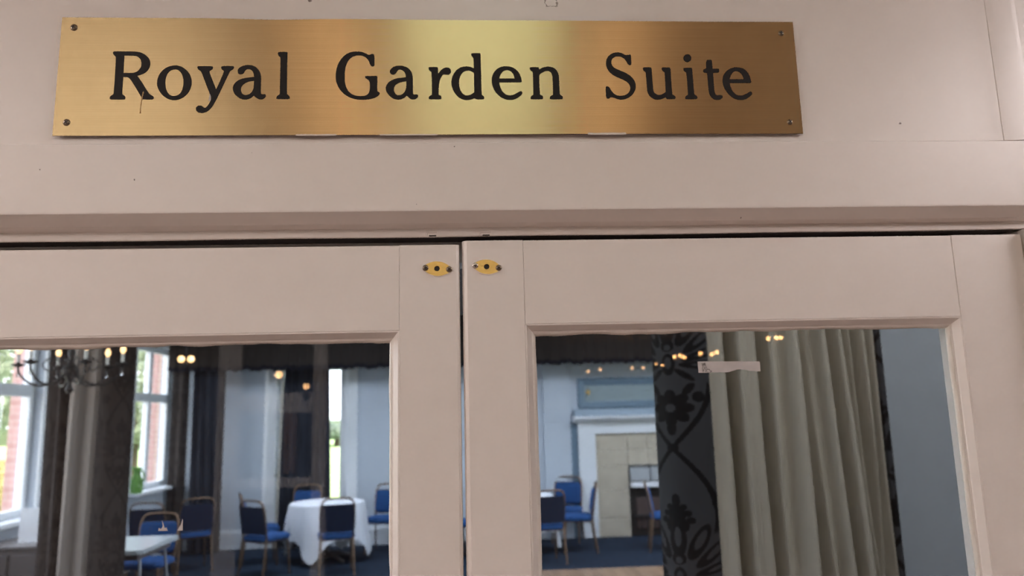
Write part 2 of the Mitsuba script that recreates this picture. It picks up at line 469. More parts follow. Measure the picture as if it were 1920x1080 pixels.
# ---------------------------------------------------------------- the two glazed doors
def mitre_side(rect, prof, side):
    """One mitred strip of a frame: rect (x0, x1, z0, z1), prof of (inset, y), side 0 bottom, 1 right, 2 top, 3 left."""
    x0, x1, z0, z1 = rect
    ends = []
    for s, y in prof:
        c = [(x0 + s, z0 + s), (x1 - s, z0 + s), (x1 - s, z1 - s), (x0 + s, z1 - s)]
        a, b = c[side], c[(side + 1) % 4]
        ends.append(((a[0], y, a[1]), (b[0], y, b[1])))
    n = len(prof)
    v = np.array([e[0] for e in ends] + [e[1] for e in ends])
    f = []
    for k in range(n):
        k2 = (k + 1) % n
        f += [[k, k2, n + k2], [k, n + k2, n + k]]
    cap = cap_of(prof)
    f += cap + [[n + c, n + b, n + a] for a, b, c in cap]
    m = trimesh.Trimesh(v, f, process=False)
    m.fix_normals()
    return m


def wavy_bead(p0, p1, w, depth, seed, amp):
    """A lumpy run of glazing putty from p0 to p1 along x or z; p = (x, z); w points to the glass middle."""
    n = 60
    t = np.linspace(0, 1, n)
    p0, p1, w = np.array(p0), np.array(p1), np.array(w)
    nz = meshkit.fbm(np.stack([t * 14, t * 0 + seed, t * 0], 1), 4, seed) - 0.5
    off = 0.0045 + amp * nz * 2
    rows = []
    for frac, y in ((0.0, depth + .001), (0.0, depth - 0.0055), (0.45, depth - 0.0046), (0.85, depth - 0.0022), (1.0, depth - .0003), (1.0, depth + .001)):
        c = p0 + t[:, None] * (p1 - p0) + (frac * off)[:, None] * w
        rows.append(np.column_stack([c[:, 0], np.full(n, y) + 0.0006 * nz * (0 < frac < 1), c[:, 1]]))
    m = grid(np.stack(rows))
    m.fix_normals()
    return m


def leaf(name, x0, x1, ztop, left_stile, right_stile, rail_bottom, bev_l, bev_r, label):
    yf, yb = 0.030, 0.074
    key = thing(name, label, None, None, 'structure')
    za, zb = 0.006, ztop

    def stile(xa, xb, bl, br):
        pr = [(xa, yb), (xa, yf + bl), (xa + bl * .35, yf + bl * .4), (xa + bl, yf), (xb - br, yf), (xb - br * .35, yf + br * .4), (xb, yf + br), (xb, yb)]
        return extrude_z(pr, za, zb)

    put('stile', stile(x0, x0 + left_stile, bev_l, 0.0006), 'gloss_paint', key, smooth=28)
    put('stile', stile(x1 - right_stile, x1, 0.0006, bev_r), 'gloss_paint', key, smooth=28)
    xa, xb = x0 + left_stile + 0.0003, x1 - right_stile - 0.0003
    put('top_rail', box(xa, xb, yf + 0.0002, yb, rail_bottom, zb - 0.0004, 0.0006), 'gloss_paint', key)
    put('middle_rail', box(xa, xb, yf + 0.0002, yb, 0.80, 0.98, 0.0006), 'gloss_paint', key)
    put('bottom_rail', box(xa, xb, yf + 0.0002, yb, za, 0.22, 0.0006), 'gloss_paint', key)
    put('lower_panel', box(xa, xb, yf + 0.014, yb - 0.014, 0.22, 0.80), 'gloss_paint', key)
    rect = (xa - .0003, xb + .0003, 0.98, rail_bottom)
    prof = [(0.0, yf), (0.0022, yf + .0003), (0.0088, yf + 0.0085), (0.0095, yf + 0.0100), (0.0118, yf + 0.0112), (0.0122, yf + .0165), (0.0, yf + .0165)]
    for side in range(4):
        m = put('moulding', mitre_side(rect, prof, side), 'gloss_paint', key)
    yg = yf + 0.0170
    q = 0.0105
    a = (rect[0] + q, rect[1] - q, rect[2] + q, rect[3] - q)
    put('putty_line', wavy_bead((a[0], a[3]), (a[1], a[3]), (0, -1), yg - .0004, 3 + len(name), 0.0030), 'putty_paint', key, smooth=True)
    put('putty_line', wavy_bead((a[0], a[2]), (a[0], a[3]), (1, 0), yg - .0004, 11, 0.0014), 'putty_paint', key, smooth=True)
    put('putty_line', wavy_bead((a[1], a[2]), (a[1], a[3]), (-1, 0), yg - .0004, 23, 0.0014), 'putty_paint', key, smooth=True)
    put('putty_line', wavy_bead((a[0], a[2]), (a[1], a[2]), (0, 1), yg - .0004, 31, 0.0014), 'putty_paint', key, smooth=True)
    x_0, x_1, z_0, z_1 = rect[0] + .004, rect[1] - .004, rect[2] + .004, rect[3] - .004
    sheet = trimesh.Trimesh([[x_0, yg, z_0], [x_1, yg, z_0], [x_1, yg, z_1], [x_0, yg, z_1]], [[0, 1, 2], [0, 2, 3]], process=False)
    put('pane', sheet, 'pane_glass', key)
    # room-side beads that hold the pane
    back = [(0.0, yb), (0.010, yb - .004), (0.012, yg + .0008), (0.0, yg + .0008)]
    for side in range(4):
        put('back_bead', mitre_side(rect, back, side), 'gloss_paint', key)
    return key


d1 = leaf('door_1', -0.8195, -0.0125, 2.0392, 0.105, 0.0833, 1.9190, 0.003, 0.0042, 'left leaf of the pink-white double doors, glazed, hung slightly lower')
d2 = leaf('door_2', -0.0085, 0.8160, 2.0447, 0.0863, 0.1083, 1.9248, 0.0068, 0.003, 'right leaf of the pink-white double doors, glazed, hung slightly higher')


def screw_head(r, h, n=18):
    head = lathe([(0, h), (r * .55, h * .93), (r * .85, h * .6), (r, h * .1), (r, 0), (0, 0)], n)
    return rot(head, (1, 0, 0), 90)


def cross_slot(r, h, deg):
    c = cat([box(-r * .55, r * .55, -h - .0002, -h + .0008, -r * .12, r * .12), box(-r * .12, r * .12, -h - .0002, -h + .0008, -r * .55, r * .55)])
    return rot(c, (0, 1, 0), deg)


def keep_plate(parent, cx, cz, deg, pale_left):
    L, Hh = 0.0222, 0.0113
    R = (L * L + Hh * Hh) / (2 * Hh)
    lens = sg.Point(0, R - Hh).buffer(R, 96).intersection(sg.Point(0, Hh - R).buffer(R, 96)).buffer(-0.0015).buffer(0.0015)
    border = lens.difference(lens.buffer(-0.0014))
    inner = lens.buffer(-0.0010).difference(sg.Point(-0.0005, 0).buffer(0.0038))

    def lay(m):
        return mv(rot(m, (0, 1, 0), deg), cx, 0.030, cz)

    plate = put('bolt_plate', lay(extrude_xz(inner, -0.0017, 0.0)), 'keep_brass', parent, label='small lens-shaped brass bolt plate with a round hole')
    put('painted_rim', lay(extrude_xz(border, -0.0013, 0.0)), 'gloss_paint', plate)
    put('bolt_hole', lay(extrude_xz(sg.Point(-0.0005, 0).buffer(0.0039), -0.0006, 0.0)), 'recess_black', plate)
    for s in (-1, 1):
        pale = pale_left and s < 0
        h = cat([screw_head(0.0043, 0.0016)])
        k = put('screw', lay(mv(h, s * 0.0165, -0.0016, 0)), 'screw_pale' if pale else 'screw_steel', plate, smooth=35)
        put('screw_slot', lay(mv(cross_slot(0.0043, 0.0016, 20 + 30 * s), s * 0.0165, -0.0016, 0)), 'recess_black', plate)


keep_plate(d1, -0.0432, 2.0048, 4.3, False)
keep_plate(d2, 0.0263, 2.0065, 6.2, True)

# ---------------------------------------------------------------- brass plate with its lettering
sign = thing('brass_sign', 'long brushed brass plate reading Royal Garden Suite screwed above the doors', 'sign')
SX0, SX1 = -0.5608, 0.4840


def sign_y(x, z):
    return -0.0034 + 0.0005 * np.sin(x * 7.0 + 0.5) * (z - 2.28) / 0.09 + 0.00035 * np.sin(x * 15 + 2)


nx, nzz = 160, 14
gx, gz = np.meshgrid(np.linspace(0, 1, nx), np.linspace(0, 1, nzz), indexing='ij')
X = SX0 + (SX1 - SX0) * gx
top = 2.3635 - 0.0010 * gx - 0.0020 * np.exp(-((X + 0.27) / 0.06) ** 2)
Z = 2.1895 + (top - 2.1895) * gz
front = np.stack([X, sign_y(X, Z), Z], -1)
gm = grid(front)
uv = np.stack([front[..., 0].ravel(), front[..., 2].ravel()], 1)
put('plate', gm, 'brushed_brass', sign, smooth=True, uv=uv)
ring = np.vstack([front[:, 0], front[-1, 1:], front[::-1, -1][1:], front[0, ::-1][1:-1]])
back = ring + [0, 0.0016, 0]
n = len(ring)
rim = trimesh.Trimesh(np.vstack([ring, back]), [t for i in range(n) for t in ([i, (i + 1) % n, n + (i + 1) % n], [i, n + (i + 1) % n, n + i])], process=False)
bk = grid(front + np.array([0, 0.0016, 0]))
put('plate_edge', cat([rim, bk]), 'screw_steel', sign)
GLYPHS = [[[(-4883,5096),(-4881,5117),(-4864,5124),(-4733,5124),(-4556,5123),(-4479,5097),(-4420,5051),(-4385,5005),(-4372,4943),(-4381,4882),(-4417,4825),(-4471,4789),(-4542,4767),(-4542,4767),(-4504,4718),(-4453,4637),(-4402,4555),(-4366,4500),(-4347,4484),(-4314,4469),(-4298,4444),(-4306,4422),(-4329,4419),(-4431,4419),(-4449,4429),(-4471,4464),(-4502,4520),(-4554,4606),(-4605,4687),(-4635,4728),(-4664,4748),(-4720,4751),(-4729,4750),(-4729,4738),(-4730,4636),(-4729,4497),(-4718,4485),(-4694,4474),(-4681,4449),(-4684,4426),(-4700,4419),(-4866,4419),(-4883,4426),(-4885,4449),(-4869,4474),(-4843,4487),(-4834,4497),(-4834,4616),(-4834,4799),(-4837,5034),(-4843,5055),(-4865,5065)],[(-4732,5066),(-4721,5066),(-4590,5066),(-4542,5051),(-4502,5010),(-4485,4948),(-4491,4892),(-4521,4840),(-4566,4812),(-4593,4804),(-4719,4804),(-4728,4804),(-4729,4814),(-4732,5053)]],[[(-4034,4920),(-3963,4908),(-3895,4867),(-3836,4801),(-3802,4719),(-3798,4673),(-3797,4627),(-3819,4545),(-3867,4474),(-3930,4429),(-4013,4406),(-4088,4419),(-4165,4464),(-4224,4535),(-4258,4616),(-4263,4657),(-4263,4698),(-4242,4780),(-4194,4851),(-4131,4898)],[(-4031,4867),(-3979,4852),(-3934,4800),(-3907,4719),(-3903,4673),(-3902,4627),(-3917,4545),(-3952,4489),(-4006,4464),(-4062,4466),(-4111,4505),(-4142,4566),(-4157,4647),(-4155,4729),(-4135,4800),(-4091,4849)]],[[(-3727,4883),(-3723,4901),(-3704,4906),(-3534,4906),(-3517,4899),(-3516,4878),(-3532,4852),(-3560,4842),(-3563,4821),(-3537,4750),(-3495,4647),(-3462,4564),(-3459,4555),(-3456,4564),(-3429,4627),(-3395,4719),(-3359,4822),(-3357,4837),(-3386,4855),(-3401,4878),(-3397,4899),(-3383,4906),(-3246,4907),(-3229,4899),(-3228,4879),(-3249,4853),(-3277,4843),(-3290,4817),(-3337,4699),(-3406,4525),(-3449,4423),(-3492,4332),(-3536,4266),(-3590,4229),(-3655,4219),(-3702,4236),(-3721,4272),(-3715,4307),(-3683,4327),(-3645,4322),(-3621,4302),(-3602,4287),(-3575,4302),(-3544,4352),(-3510,4428),(-3536,4494),(-3599,4647),(-3662,4811),(-3678,4840),(-3707,4852)]],[[(-3173,4838),(-3164,4869),(-3127,4900),(-3071,4920),(-3005,4923),(-2947,4905),(-2894,4864),(-2863,4807),(-2850,4740),(-2851,4638),(-2850,4515),(-2839,4489),(-2820,4486),(-2802,4492),(-2781,4484),(-2777,4459),(-2795,4433),(-2828,4418),(-2865,4418),(-2904,4438),(-2940,4474),(-2940,4474),(-2979,4438),(-3026,4418),(-3082,4415),(-3139,4438),(-3198,4489),(-3230,4555),(-3226,4617),(-3195,4668),(-3140,4709),(-3065,4730),(-2989,4740),(-2950,4745),(-2942,4745),(-2943,4754),(-2948,4792),(-2964,4833),(-2993,4862),(-3032,4869),(-3064,4858),(-3082,4827),(-3095,4797),(-3133,4784),(-3162,4796)],[(-2940,4694),(-2950,4693),(-2988,4689),(-3053,4668),(-3104,4627),(-3125,4576),(-3119,4525),(-3094,4489),(-3056,4474),(-3009,4484),(-2972,4515),(-2946,4566),(-2943,4617),(-2941,4684)]],[[(-2626,5093),(-2620,5116),(-2601,5120),(-2510,5120),(-2497,5114),(-2497,5093),(-2496,4844),(-2493,4499),(-2484,4486),(-2460,4469),(-2448,4443),(-2451,4427),(-2464,4422),(-2615,4422),(-2630,4430),(-2625,4453),(-2607,4476),(-2584,4486),(-2582,4499),(-2585,4792),(-2585,5025),(-2591,5046),(-2614,5062)]],[[(-1284,5081),(-1283,4933),(-1287,4913),(-1312,4910),(-1337,4928),(-1354,4986),(-1379,5027),(-1421,5062),(-1471,5078),(-1529,5077),(-1587,5059),(-1636,5017),(-1672,4954),(-1692,4878),(-1697,4789),(-1696,4683),(-1680,4612),(-1655,4550),(-1613,4501),(-1556,4471),(-1490,4460),(-1424,4462),(-1383,4475),(-1354,4506),(-1342,4550),(-1339,4621),(-1343,4674),(-1356,4705),(-1385,4723),(-1410,4741),(-1408,4758),(-1393,4763),(-1253,4763),(-1240,4756),(-1242,4727),(-1243,4532),(-1227,4527),(-1206,4515),(-1210,4488),(-1235,4462),(-1284,4437),(-1350,4419),(-1424,4412),(-1497,4413),(-1571,4427),(-1646,4457),(-1720,4515),(-1779,4594),(-1811,4682),(-1818,4762),(-1811,4851),(-1788,4940),(-1743,5021),(-1686,5084),(-1620,5120),(-1546,5131),(-1471,5128),(-1413,5107),(-1354,5073),(-1334,5092),(-1305,5098)]],[[(-1066,4830),(-1054,4862),(-1021,4897),(-979,4915),(-921,4922),(-863,4911),(-813,4889),(-771,4844),(-748,4782),(-744,4710),(-745,4506),(-734,4486),(-714,4485),(-689,4490),(-668,4477),(-672,4453),(-697,4426),(-731,4415),(-772,4422),(-805,4453),(-828,4475),(-828,4475),(-863,4439),(-913,4417),(-962,4413),(-1020,4431),(-1078,4479),(-1115,4541),(-1120,4594),(-1099,4648),(-1054,4692),(-987,4723),(-913,4737),(-844,4743),(-836,4744),(-837,4753),(-838,4782),(-854,4826),(-884,4857),(-921,4868),(-950,4862),(-967,4835),(-983,4804),(-1012,4786),(-1046,4795)],[(-830,4691),(-838,4690),(-879,4683),(-938,4666),(-987,4634),(-1012,4586),(-1008,4532),(-983,4488),(-946,4473),(-904,4479),(-867,4510),(-842,4550),(-831,4603),(-830,4682)]],[[(-520,4885),(-512,4899),(-495,4900),(-403,4901),(-391,4892),(-388,4863),(-386,4805),(-386,4796),(-379,4805),(-336,4863),(-294,4890),(-252,4896),(-219,4881),(-203,4845),(-211,4809),(-237,4787),(-270,4790),(-312,4798),(-337,4769),(-363,4711),(-376,4648),(-382,4568),(-386,4488),(-377,4479),(-352,4470),(-342,4448),(-347,4424),(-361,4419),(-502,4419),(-519,4428),(-515,4453),(-498,4472),(-473,4479),(-470,4493),(-470,4639),(-475,4818),(-481,4836),(-504,4849)]],[[(87,5099),(96,5112),(113,5114),(206,5115),(218,5106),(220,5072),(222,4819),(222,4488),(232,4477),(253,4461),(261,4439),(256,4421),(239,4417),(143,4417),(127,4439),(93,4421),(43,4408),(-16,4408),(-74,4430),(-131,4479),(-172,4550),(-197,4630),(-198,4693),(-178,4774),(-135,4845),(-85,4886),(-34,4907),(25,4913),(76,4904),(119,4882),(126,4877),(126,4886),(123,5054),(103,5058)],[(125,4819),(116,4824),(91,4841),(50,4855),(7,4850),(-35,4828),(-69,4783),(-91,4711),(-94,4639),(-80,4559),(-48,4501),(-6,4472),(35,4470),(77,4484),(120,4517),(126,4524),(126,4533),(125,4810)]],[[(375,4694),(380,4756),(411,4828),(463,4883),(532,4912),(599,4915),(667,4901),(725,4865),(766,4811),(790,4748),(799,4694),(796,4676),(784,4673),(484,4673),(476,4673),(477,4662),(483,4622),(507,4550),(547,4497),(597,4472),(648,4470),(699,4488),(742,4515),(776,4537),(797,4531),(805,4506),(787,4479),(740,4439),(680,4412),(613,4406),(546,4421),(471,4470),(414,4541),(382,4622)],[(478,4727),(480,4739),(495,4784),(530,4838),(573,4860),(615,4860),(657,4838),(690,4793),(701,4739),(701,4727),(692,4727),(487,4727)]],[[(921,4884),(928,4897),(947,4900),(1040,4900),(1051,4888),(1052,4864),(1052,4857),(1058,4863),(1091,4888),(1151,4907),(1211,4909),(1270,4889),(1315,4839),(1333,4776),(1334,4640),(1334,4488),(1349,4474),(1374,4457),(1380,4434),(1372,4418),(1355,4415),(1207,4415),(1193,4425),(1200,4452),(1222,4470),(1243,4479),(1246,4497),(1247,4640),(1245,4767),(1234,4816),(1205,4843),(1162,4850),(1115,4834),(1063,4798),(1049,4780),(1049,4640),(1051,4488),(1061,4476),(1086,4466),(1098,4443),(1093,4421),(1076,4416),(937,4416),(920,4425),(925,4448),(943,4470),(962,4479),(965,4497),(966,4685),(966,4829),(958,4840),(933,4852)]],[[(2394,5092),(2391,5024),(2393,4950),(2379,4937),(2358,4941),(2338,4964),(2322,5005),(2290,5046),(2248,5069),(2196,5076),(2153,5064),(2117,5037),(2100,4995),(2100,4950),(2119,4909),(2161,4877),(2220,4850),(2287,4823),(2354,4782),(2403,4732),(2434,4668),(2440,4605),(2423,4542),(2381,4479),(2319,4434),(2249,4409),(2181,4411),(2122,4438),(2080,4447),(2059,4443),(2045,4425),(2015,4425),(2005,4443),(2004,4506),(2006,4596),(2015,4607),(2040,4605),(2061,4582),(2084,4533),(2125,4483),(2175,4463),(2235,4461),(2287,4474),(2331,4506),(2358,4551),(2364,4605),(2347,4650),(2306,4691),(2248,4723),(2172,4754),(2105,4795),(2056,4849),(2029,4913),(2026,4977),(2044,5041),(2080,5087),(2138,5122),(2199,5133),(2251,5124),(2293,5101),(2326,5083),(2344,5092),(2375,5097)]],[[(2559,4891),(2572,4901),(2672,4901),(2682,4892),(2683,4823),(2685,4687),(2687,4560),(2697,4515),(2734,4483),(2776,4474),(2820,4488),(2865,4517),(2874,4524),(2875,4533),(2877,4642),(2878,4828),(2867,4837),(2846,4846),(2835,4878),(2840,4897),(2854,4901),(2949,4901),(2960,4892),(2959,4778),(2960,4488),(2971,4477),(3000,4465),(3011,4438),(3002,4420),(2889,4417),(2875,4429),(2870,4452),(2825,4425),(2773,4409),(2721,4409),(2671,4429),(2630,4470),(2607,4524),(2603,4605),(2602,4732),(2600,4823),(2590,4837),(2565,4855)]],[[(3152,4884),(3162,4895),(3266,4898),(3279,4888),(3279,4824),(3281,4660),(3283,4492),(3295,4479),(3320,4465),(3329,4438),(3321,4420),(3166,4417),(3151,4426),(3157,4451),(3173,4470),(3195,4479),(3198,4492),(3199,4660),(3196,4824),(3188,4835),(3163,4847)],[(3279,5047),(3273,5024),(3260,5005),(3240,4992),(3218,4987),(3197,4992),(3179,5005),(3168,5024),(3165,5047),(3171,5070),(3185,5089),(3204,5102),(3226,5107),(3248,5103),(3265,5090),(3276,5070)]],[[(3500,4999),(3515,5018),(3541,5022),(3572,5022),(3580,5009),(3579,4935),(3581,4889),(3581,4883),(3588,4883),(3663,4883),(3678,4871),(3676,4843),(3663,4825),(3589,4823),(3582,4823),(3583,4816),(3582,4733),(3582,4587),(3585,4510),(3603,4479),(3633,4471),(3677,4479),(3694,4469),(3703,4451),(3691,4433),(3655,4411),(3602,4403),(3560,4420),(3520,4465),(3504,4524),(3503,4660),(3501,4813),(3501,4820),(3494,4821),(3458,4825),(3442,4843),(3450,4870),(3475,4882),(3495,4889),(3492,4944)]],[[(3717,4697),(3728,4761),(3764,4825),(3820,4876),(3892,4903),(3963,4908),(4032,4890),(4090,4844),(4120,4780),(4138,4697),(4135,4672),(4119,4667),(3826,4667),(3817,4667),(3817,4656),(3822,4615),(3847,4542),(3891,4488),(3946,4467),(4008,4474),(4062,4501),(4109,4533),(4130,4528),(4141,4501),(4121,4474),(4066,4433),(4003,4408),(3941,4404),(3873,4424),(3807,4474),(3752,4551),(3723,4633)],[(3822,4722),(3824,4734),(3839,4779),(3878,4834),(3923,4853),(3967,4846),(4008,4807),(4026,4761),(4034,4731),(4034,4722),(4026,4722),(3830,4722)]]]


def chaikin(p, k=3):
    p = np.asarray(p, float)
    for _ in range(k):
        q = np.roll(p, -1, 0)
        p = np.stack([0.75 * p + 0.25 * q, 0.25 * p + 0.75 * q], 1).reshape(-1, 2)
    return p


for gl in GLYPHS:
    shapes = [sg.Polygon(chaikin(lp)).buffer(0) for lp in gl]
    shapes = [s.buffer(3.0 if i == 0 or not shapes[0].contains(s.centroid) else -2.5) for i, s in enumerate(shapes)]
    g = shapes[0]
    for h in shapes[1:]:
        g = g.difference(h) if g.contains(h.centroid) and g.buffer(5).contains(h) else g.union(h)
    m = extrude_xz(g.simplify(0.8), 0, 3)
    v = np.array(m.vertices) * 1e-4
    x, z = v[:, 0], v[:, 2] + 1.8
    v = np.stack([x, sign_y(x, z) - 0.0002 - (v[:, 1] < 1e-6) * 0.00025, z], 1)
    put('letter', trimesh.Trimesh(v, m.faces, process=False), 'letter_ink', sign)
for i, (x, z) in enumerate(((-0.5438, 2.3480), (-0.5436, 2.2084), (0.4647, 2.3442), (0.4660, 2.2067))):
    y = float(sign_y(x, z))
    k = put('screw', mv(screw_head(0.0050 if i < 2 else 0.0044, 0.0022), x, y, z), 'screw_steel', sign, smooth=35)
    put('screw_slot', mv(cross_slot(0.0050, 0.0022, 15 + 40 * i), x, y, z), 'recess_black', k)
# dried run of glue under the R and a scratch by the y
put('glue_run', tube(smooth_path([(-0.4440, float(sign_y(-.444, 2.25)) - .0003, 2.2530), (-0.4462, float(sign_y(-.446, 2.235)) - .0003, 2.2370), (-0.4468, float(sign_y(-.4468, 2.222)) - .0003, 2.2220)], 5), [0.0009] * 4 + [.0005] * 6 + [.0013], 6), 'dried_glue', sign, smooth=True)
put('scratch', trimesh.creation.extrude_triangulation(np.array([[0, 0], [.0030, .0], [.0032, .026]]), [[0, 1, 2]], .0002).apply_transform(
    np.array([[1, 0, 0, -0.3555], [0, 0, -1, float(sign_y(-.355, 2.25)) - .0001], [0, 1, 0, 2.2395], [0, 0, 0, 1]])), 'tag_paper', sign)

for xa, xb, hh in ((0.172, 0.226, .0022), (-0.235, -0.180, .0012), (-0.12, -0.04, .0009)):
    xx = np.linspace(xa, xb, 14)
    up = 2.1893 + hh * (0.35 + 0.65 * meshkit.noise(np.stack([xx * 120, xx * 0, xx * 0], 1), 4))
    put('paint_smear', extrude_xz(sg.Polygon(list(zip(xx, np.full(14, 2.1883))) + list(zip(xx[::-1], up[::-1]))), -0.0044, -0.0030), 'putty_paint', sign)

# paper tags stuck to the glass
tk = thing('paper_sticker', 'torn white paper strip with a small pointing hand on the right door pane', 'sticker')
tx = np.linspace(0, 1, 40)
low = 1.8532 + 0.0026 * np.clip(np.sin((tx - 0.5) * 9) * (tx > 0.5) * (tx < 0.9), 0, 1) + 0.0010 * (meshkit.noise(np.stack([tx * 17, tx * 0, tx * 0], 1), 3) - .5) - 0.0006 * np.sin(tx * 6.3)
xs = 0.3235 + 0.0894 * tx
ol = sg.Polygon([(0.3228, 1.8682), (0.3236, 1.8689), (0.4122, 1.8672), (0.4130, 1.8664)] + [(x, z) for x, z in zip(xs[::-1], low[::-1])])
put('paper', extrude_xz(ol, 0.0464, 0.0469), 'tag_paper', tk)


def pen(lines, w, y):
    return cat([extrude_xz(sg.LineString(l).buffer(w / 2, 4), y, y + 0.00025) for l in lines])


def hand(px, py):
    return 0.3233 + (px - 200) / 1420 * 0.0897, 1.8689 - (py - 205) / 252 * 0.0155 - (px - 200) / 1420 * 0.0012


pl = [[(285, 255), (300, 310), (310, 340)], [(355, 245), (375, 320), (410, 395)], [(285, 258), (352, 250)], [(305, 265), (308, 295)], [(325, 262), (330, 300)], [(345, 258), (348, 290)], [(300, 300), (365, 292)],
      [(310, 340), (340, 330), (360, 345), (345, 370), (320, 375), (330, 400), (315, 420)], [(290, 350), (295, 400), (318, 415)], [(410, 395), (440, 380), (455, 410), (495, 430), (500, 445), (430, 452), (370, 445), (372, 420), (400, 410)],
      [(360, 370), (380, 400), (365, 430)], [(290, 425), (310, 445)]]
put('hand_drawing', pen([[hand(*q) for q in l] for l in pl], 0.00055, 0.0461), 'tag_ink', tk)
one('sticker_scrap', extrude_xz(sg.Polygon([(-.4127, 1.6614), (-.4122, 1.6655), (-.4095, 1.6640), (-.4080, 1.6655), (-.4072, 1.6680), (-.4086, 1.6750), (-.4058, 1.6700), (-.4048, 1.6655), (-.4020, 1.6655), (-.4004, 1.6614)]), 0.0464, 0.0469), 'tag_paper',
    'ragged triangular scrap of white label left on the left door pane', 'sticker')
one('sticker_scrap', extrude_xz(sg.Polygon([(-.3880, 1.6610), (-.3835, 1.6700), (-.3822, 1.6758), (-.3814, 1.6745), (-.3811, 1.6608)]), 0.0464, 0.0469), 'tag_paper',
    'narrow curved scrap of white label at the right of the ragged scrap on the glass', 'sticker')

# ---------------------------------------------------------------- lobby behind the viewer (lights the doors, shows in glass and brass)
LX0, LX1, LY, LZ = -3.0, 4.4, -11.5, 3.0
struct('wall_front', wall_y(0.012, 0.10, LX0, 6.5, 0, 3.30, [(-0.93, 0.93, -1, 3.02)]), 'lobby_wall', 'plain wall on both sides of the double doors')
struct('wall_lobby_left', box(LX0 - .1, LX0, LY, 0.012, 0, LZ), 'lobby_wall', 'warm pale wall along the left of the lobby')
struct('wall_lobby_right', box(LX1, LX1 + .1, LY, 0.012, 0, LZ), 'dark_oak', 'dark panelled wall along the right of the lobby')
struct('wall_lobby_back', box(LX0 - .1, LX1 + .1, LY - .1, LY, 0, LZ), 'dark_oak', 'dark panelled wall at the back of the lobby')
struct('ceiling_001', box(LX0 - .1, LX1 + .1, LY - .1, 0.012, LZ, LZ + .1), 'lobby_ceiling', 'lobby ceiling')
struct('floor_001', box(LX0 - .1, LX1 + .1, LY - .1, 0.05, -0.1, 0.0), 'lobby_carpet', 'warm red-brown lobby carpet')
for i in range(len(LOBBY_AND_FILL_LIGHTS)):
    x0, x1, y0, y1, L, kind = LOBBY_AND_FILL_LIGHTS[i]
    k = thing('unseen_light', ['flat white diffuser ceiling light nearest the doors', 'warm ceiling light'][kind] + ['', ' to the left of the diffuser', ' to the right of the diffuser', ' over the left side of the lobby', ' over the right side of the lobby, added as fill', ' in the middle of the lobby, added as fill', ' near the doors on the left, added as fill'][i], 'light')
    put('surround', cat([box(x0 - .03, x1 + .03, y0 - .03, y0, LZ - .03, LZ - .0005), box(x0 - .03, x1 + .03, y1, y1 + .03, LZ - .03, LZ - .0005), box(x0 - .03, x0, y0, y1, LZ - .03, LZ - .0005), box(x1, x1 + .03, y0, y1, LZ - .03, LZ - .0005)]), 'room_white', k)
    zz = LZ - .02
    dm = trimesh.Trimesh([[x0, y0, zz], [x1, y0, zz], [x1, y1, zz], [x0, y1, zz]], [[0, 2, 1], [0, 3, 2]], process=False)
    put('diffuser', dm, 'candle_white', k, emitter={'type': 'area', 'radiance': {'type': 'rgb', 'value': list(L)}})
# white glazed door in the lobby that the left pane mirrors
gd = thing('lobby_door', 'white framed glazed door in the lobby mirrored faintly in the left pane', 'door')
for nm, b in (('stile', (-1.24, -1.13, 0, 2.9)), ('stile', (-1.98, -1.80, 0, 2.9)), ('rail', (-1.80, -1.24, 1.86, 2.02)), ('rail', (-1.80, -1.24, 1.29, 1.37)), ('rail', (-1.80, -1.24, 0, .25)), ('rail', (-1.80, -1.24, 2.62, 2.9))):
    put(nm, box(b[0], b[1], -4.99, -4.93, b[2] + .001, b[3], .006), 'upvc_white', gd)
put('panel', box(-1.80, -1.24, -4.97, -4.95, .25, 2.62), 'taupe_cloth', gd)
put('wooden_strip', box(-1.46, -1.36, -4.95, -4.93, 1.40, 1.86), 'floor_boards', gd)

# ---------------------------------------------------------------- chandeliers
lamp = {'type': 'area', 'radiance': {'type': 'rgb', 'value': [2.1, 1.15, 0.40]}}
lamp_hot = {'type': 'area', 'radiance': {'type': 'rgb', 'value': [42.0, 25.0, 10.0]}}
body_m = mikit.ply(cat([lathe([(0, -.20), (.012, -.20), (.03, -.17), (.014, -.13), (.022, -.10), (.055, -.05), (.06, -.02), (.03, .02), (.015, .05), (.028, .10), (.012, .16), (.008, .62), (0, .62)], 16)]), 'iron_black', 40)
arm_m = mikit.ply(tube(smooth_path([(.03, 0, -.03), (.12, 0, -.12), (.24, 0, -.13), (.33, 0, -.06), (.35, 0, .0)], 5), .008, 8), 'iron_black', True)
scroll_m = mikit.ply(tube(smooth_path([(.05, 0, .02), (.13, 0, .07), (.19, 0, .02), (.15, 0, -.03), (.12, 0, .0)], 5), .005, 6), 'iron_black', True)
cup_m = mikit.ply(mv(lathe([(0, 0), (.012, 0), (.05, .018), (.052, .024), (.02, .02), (.014, .035), (0, .035)], 14), .35, 0, 0), 'iron_black', 35)
cand_m = mikit.ply(mv(lathe([(0, .03), (.012, .03), (.012, .10), (0, .10)], 12), .35, 0, 0), 'candle_white', 35)
bulb_shape = mv(lathe([(0, .10), (.012, .105), (.021, .125), (.020, .14), (.011, .16), (0, .172)], 12), .35, 0, 0)
drop_m = mikit.ply(mv(lathe([(0, -.075), (.008, -.066), (.010, -.058), (.0035, -.040), (.007, -.030), (.004, -.02), (0, -.016)], 8), .35, 0, -.0), 'crystal', False)
chain_m = mikit.ply(cat([rot(mv(trimesh.creation.torus(.014, .003, major_sections=10, minor_sections=6), 0, 0, 0), (1, 0, 0), 90, (0, 0, 0)).apply_transform(trimesh.transformations.rotation_matrix(math.radians(90 * (i % 2)), (0, 0, 1))).apply_translation((0, 0, .63 + .024 * i)) for i in range(12)]), 'iron_black', True)


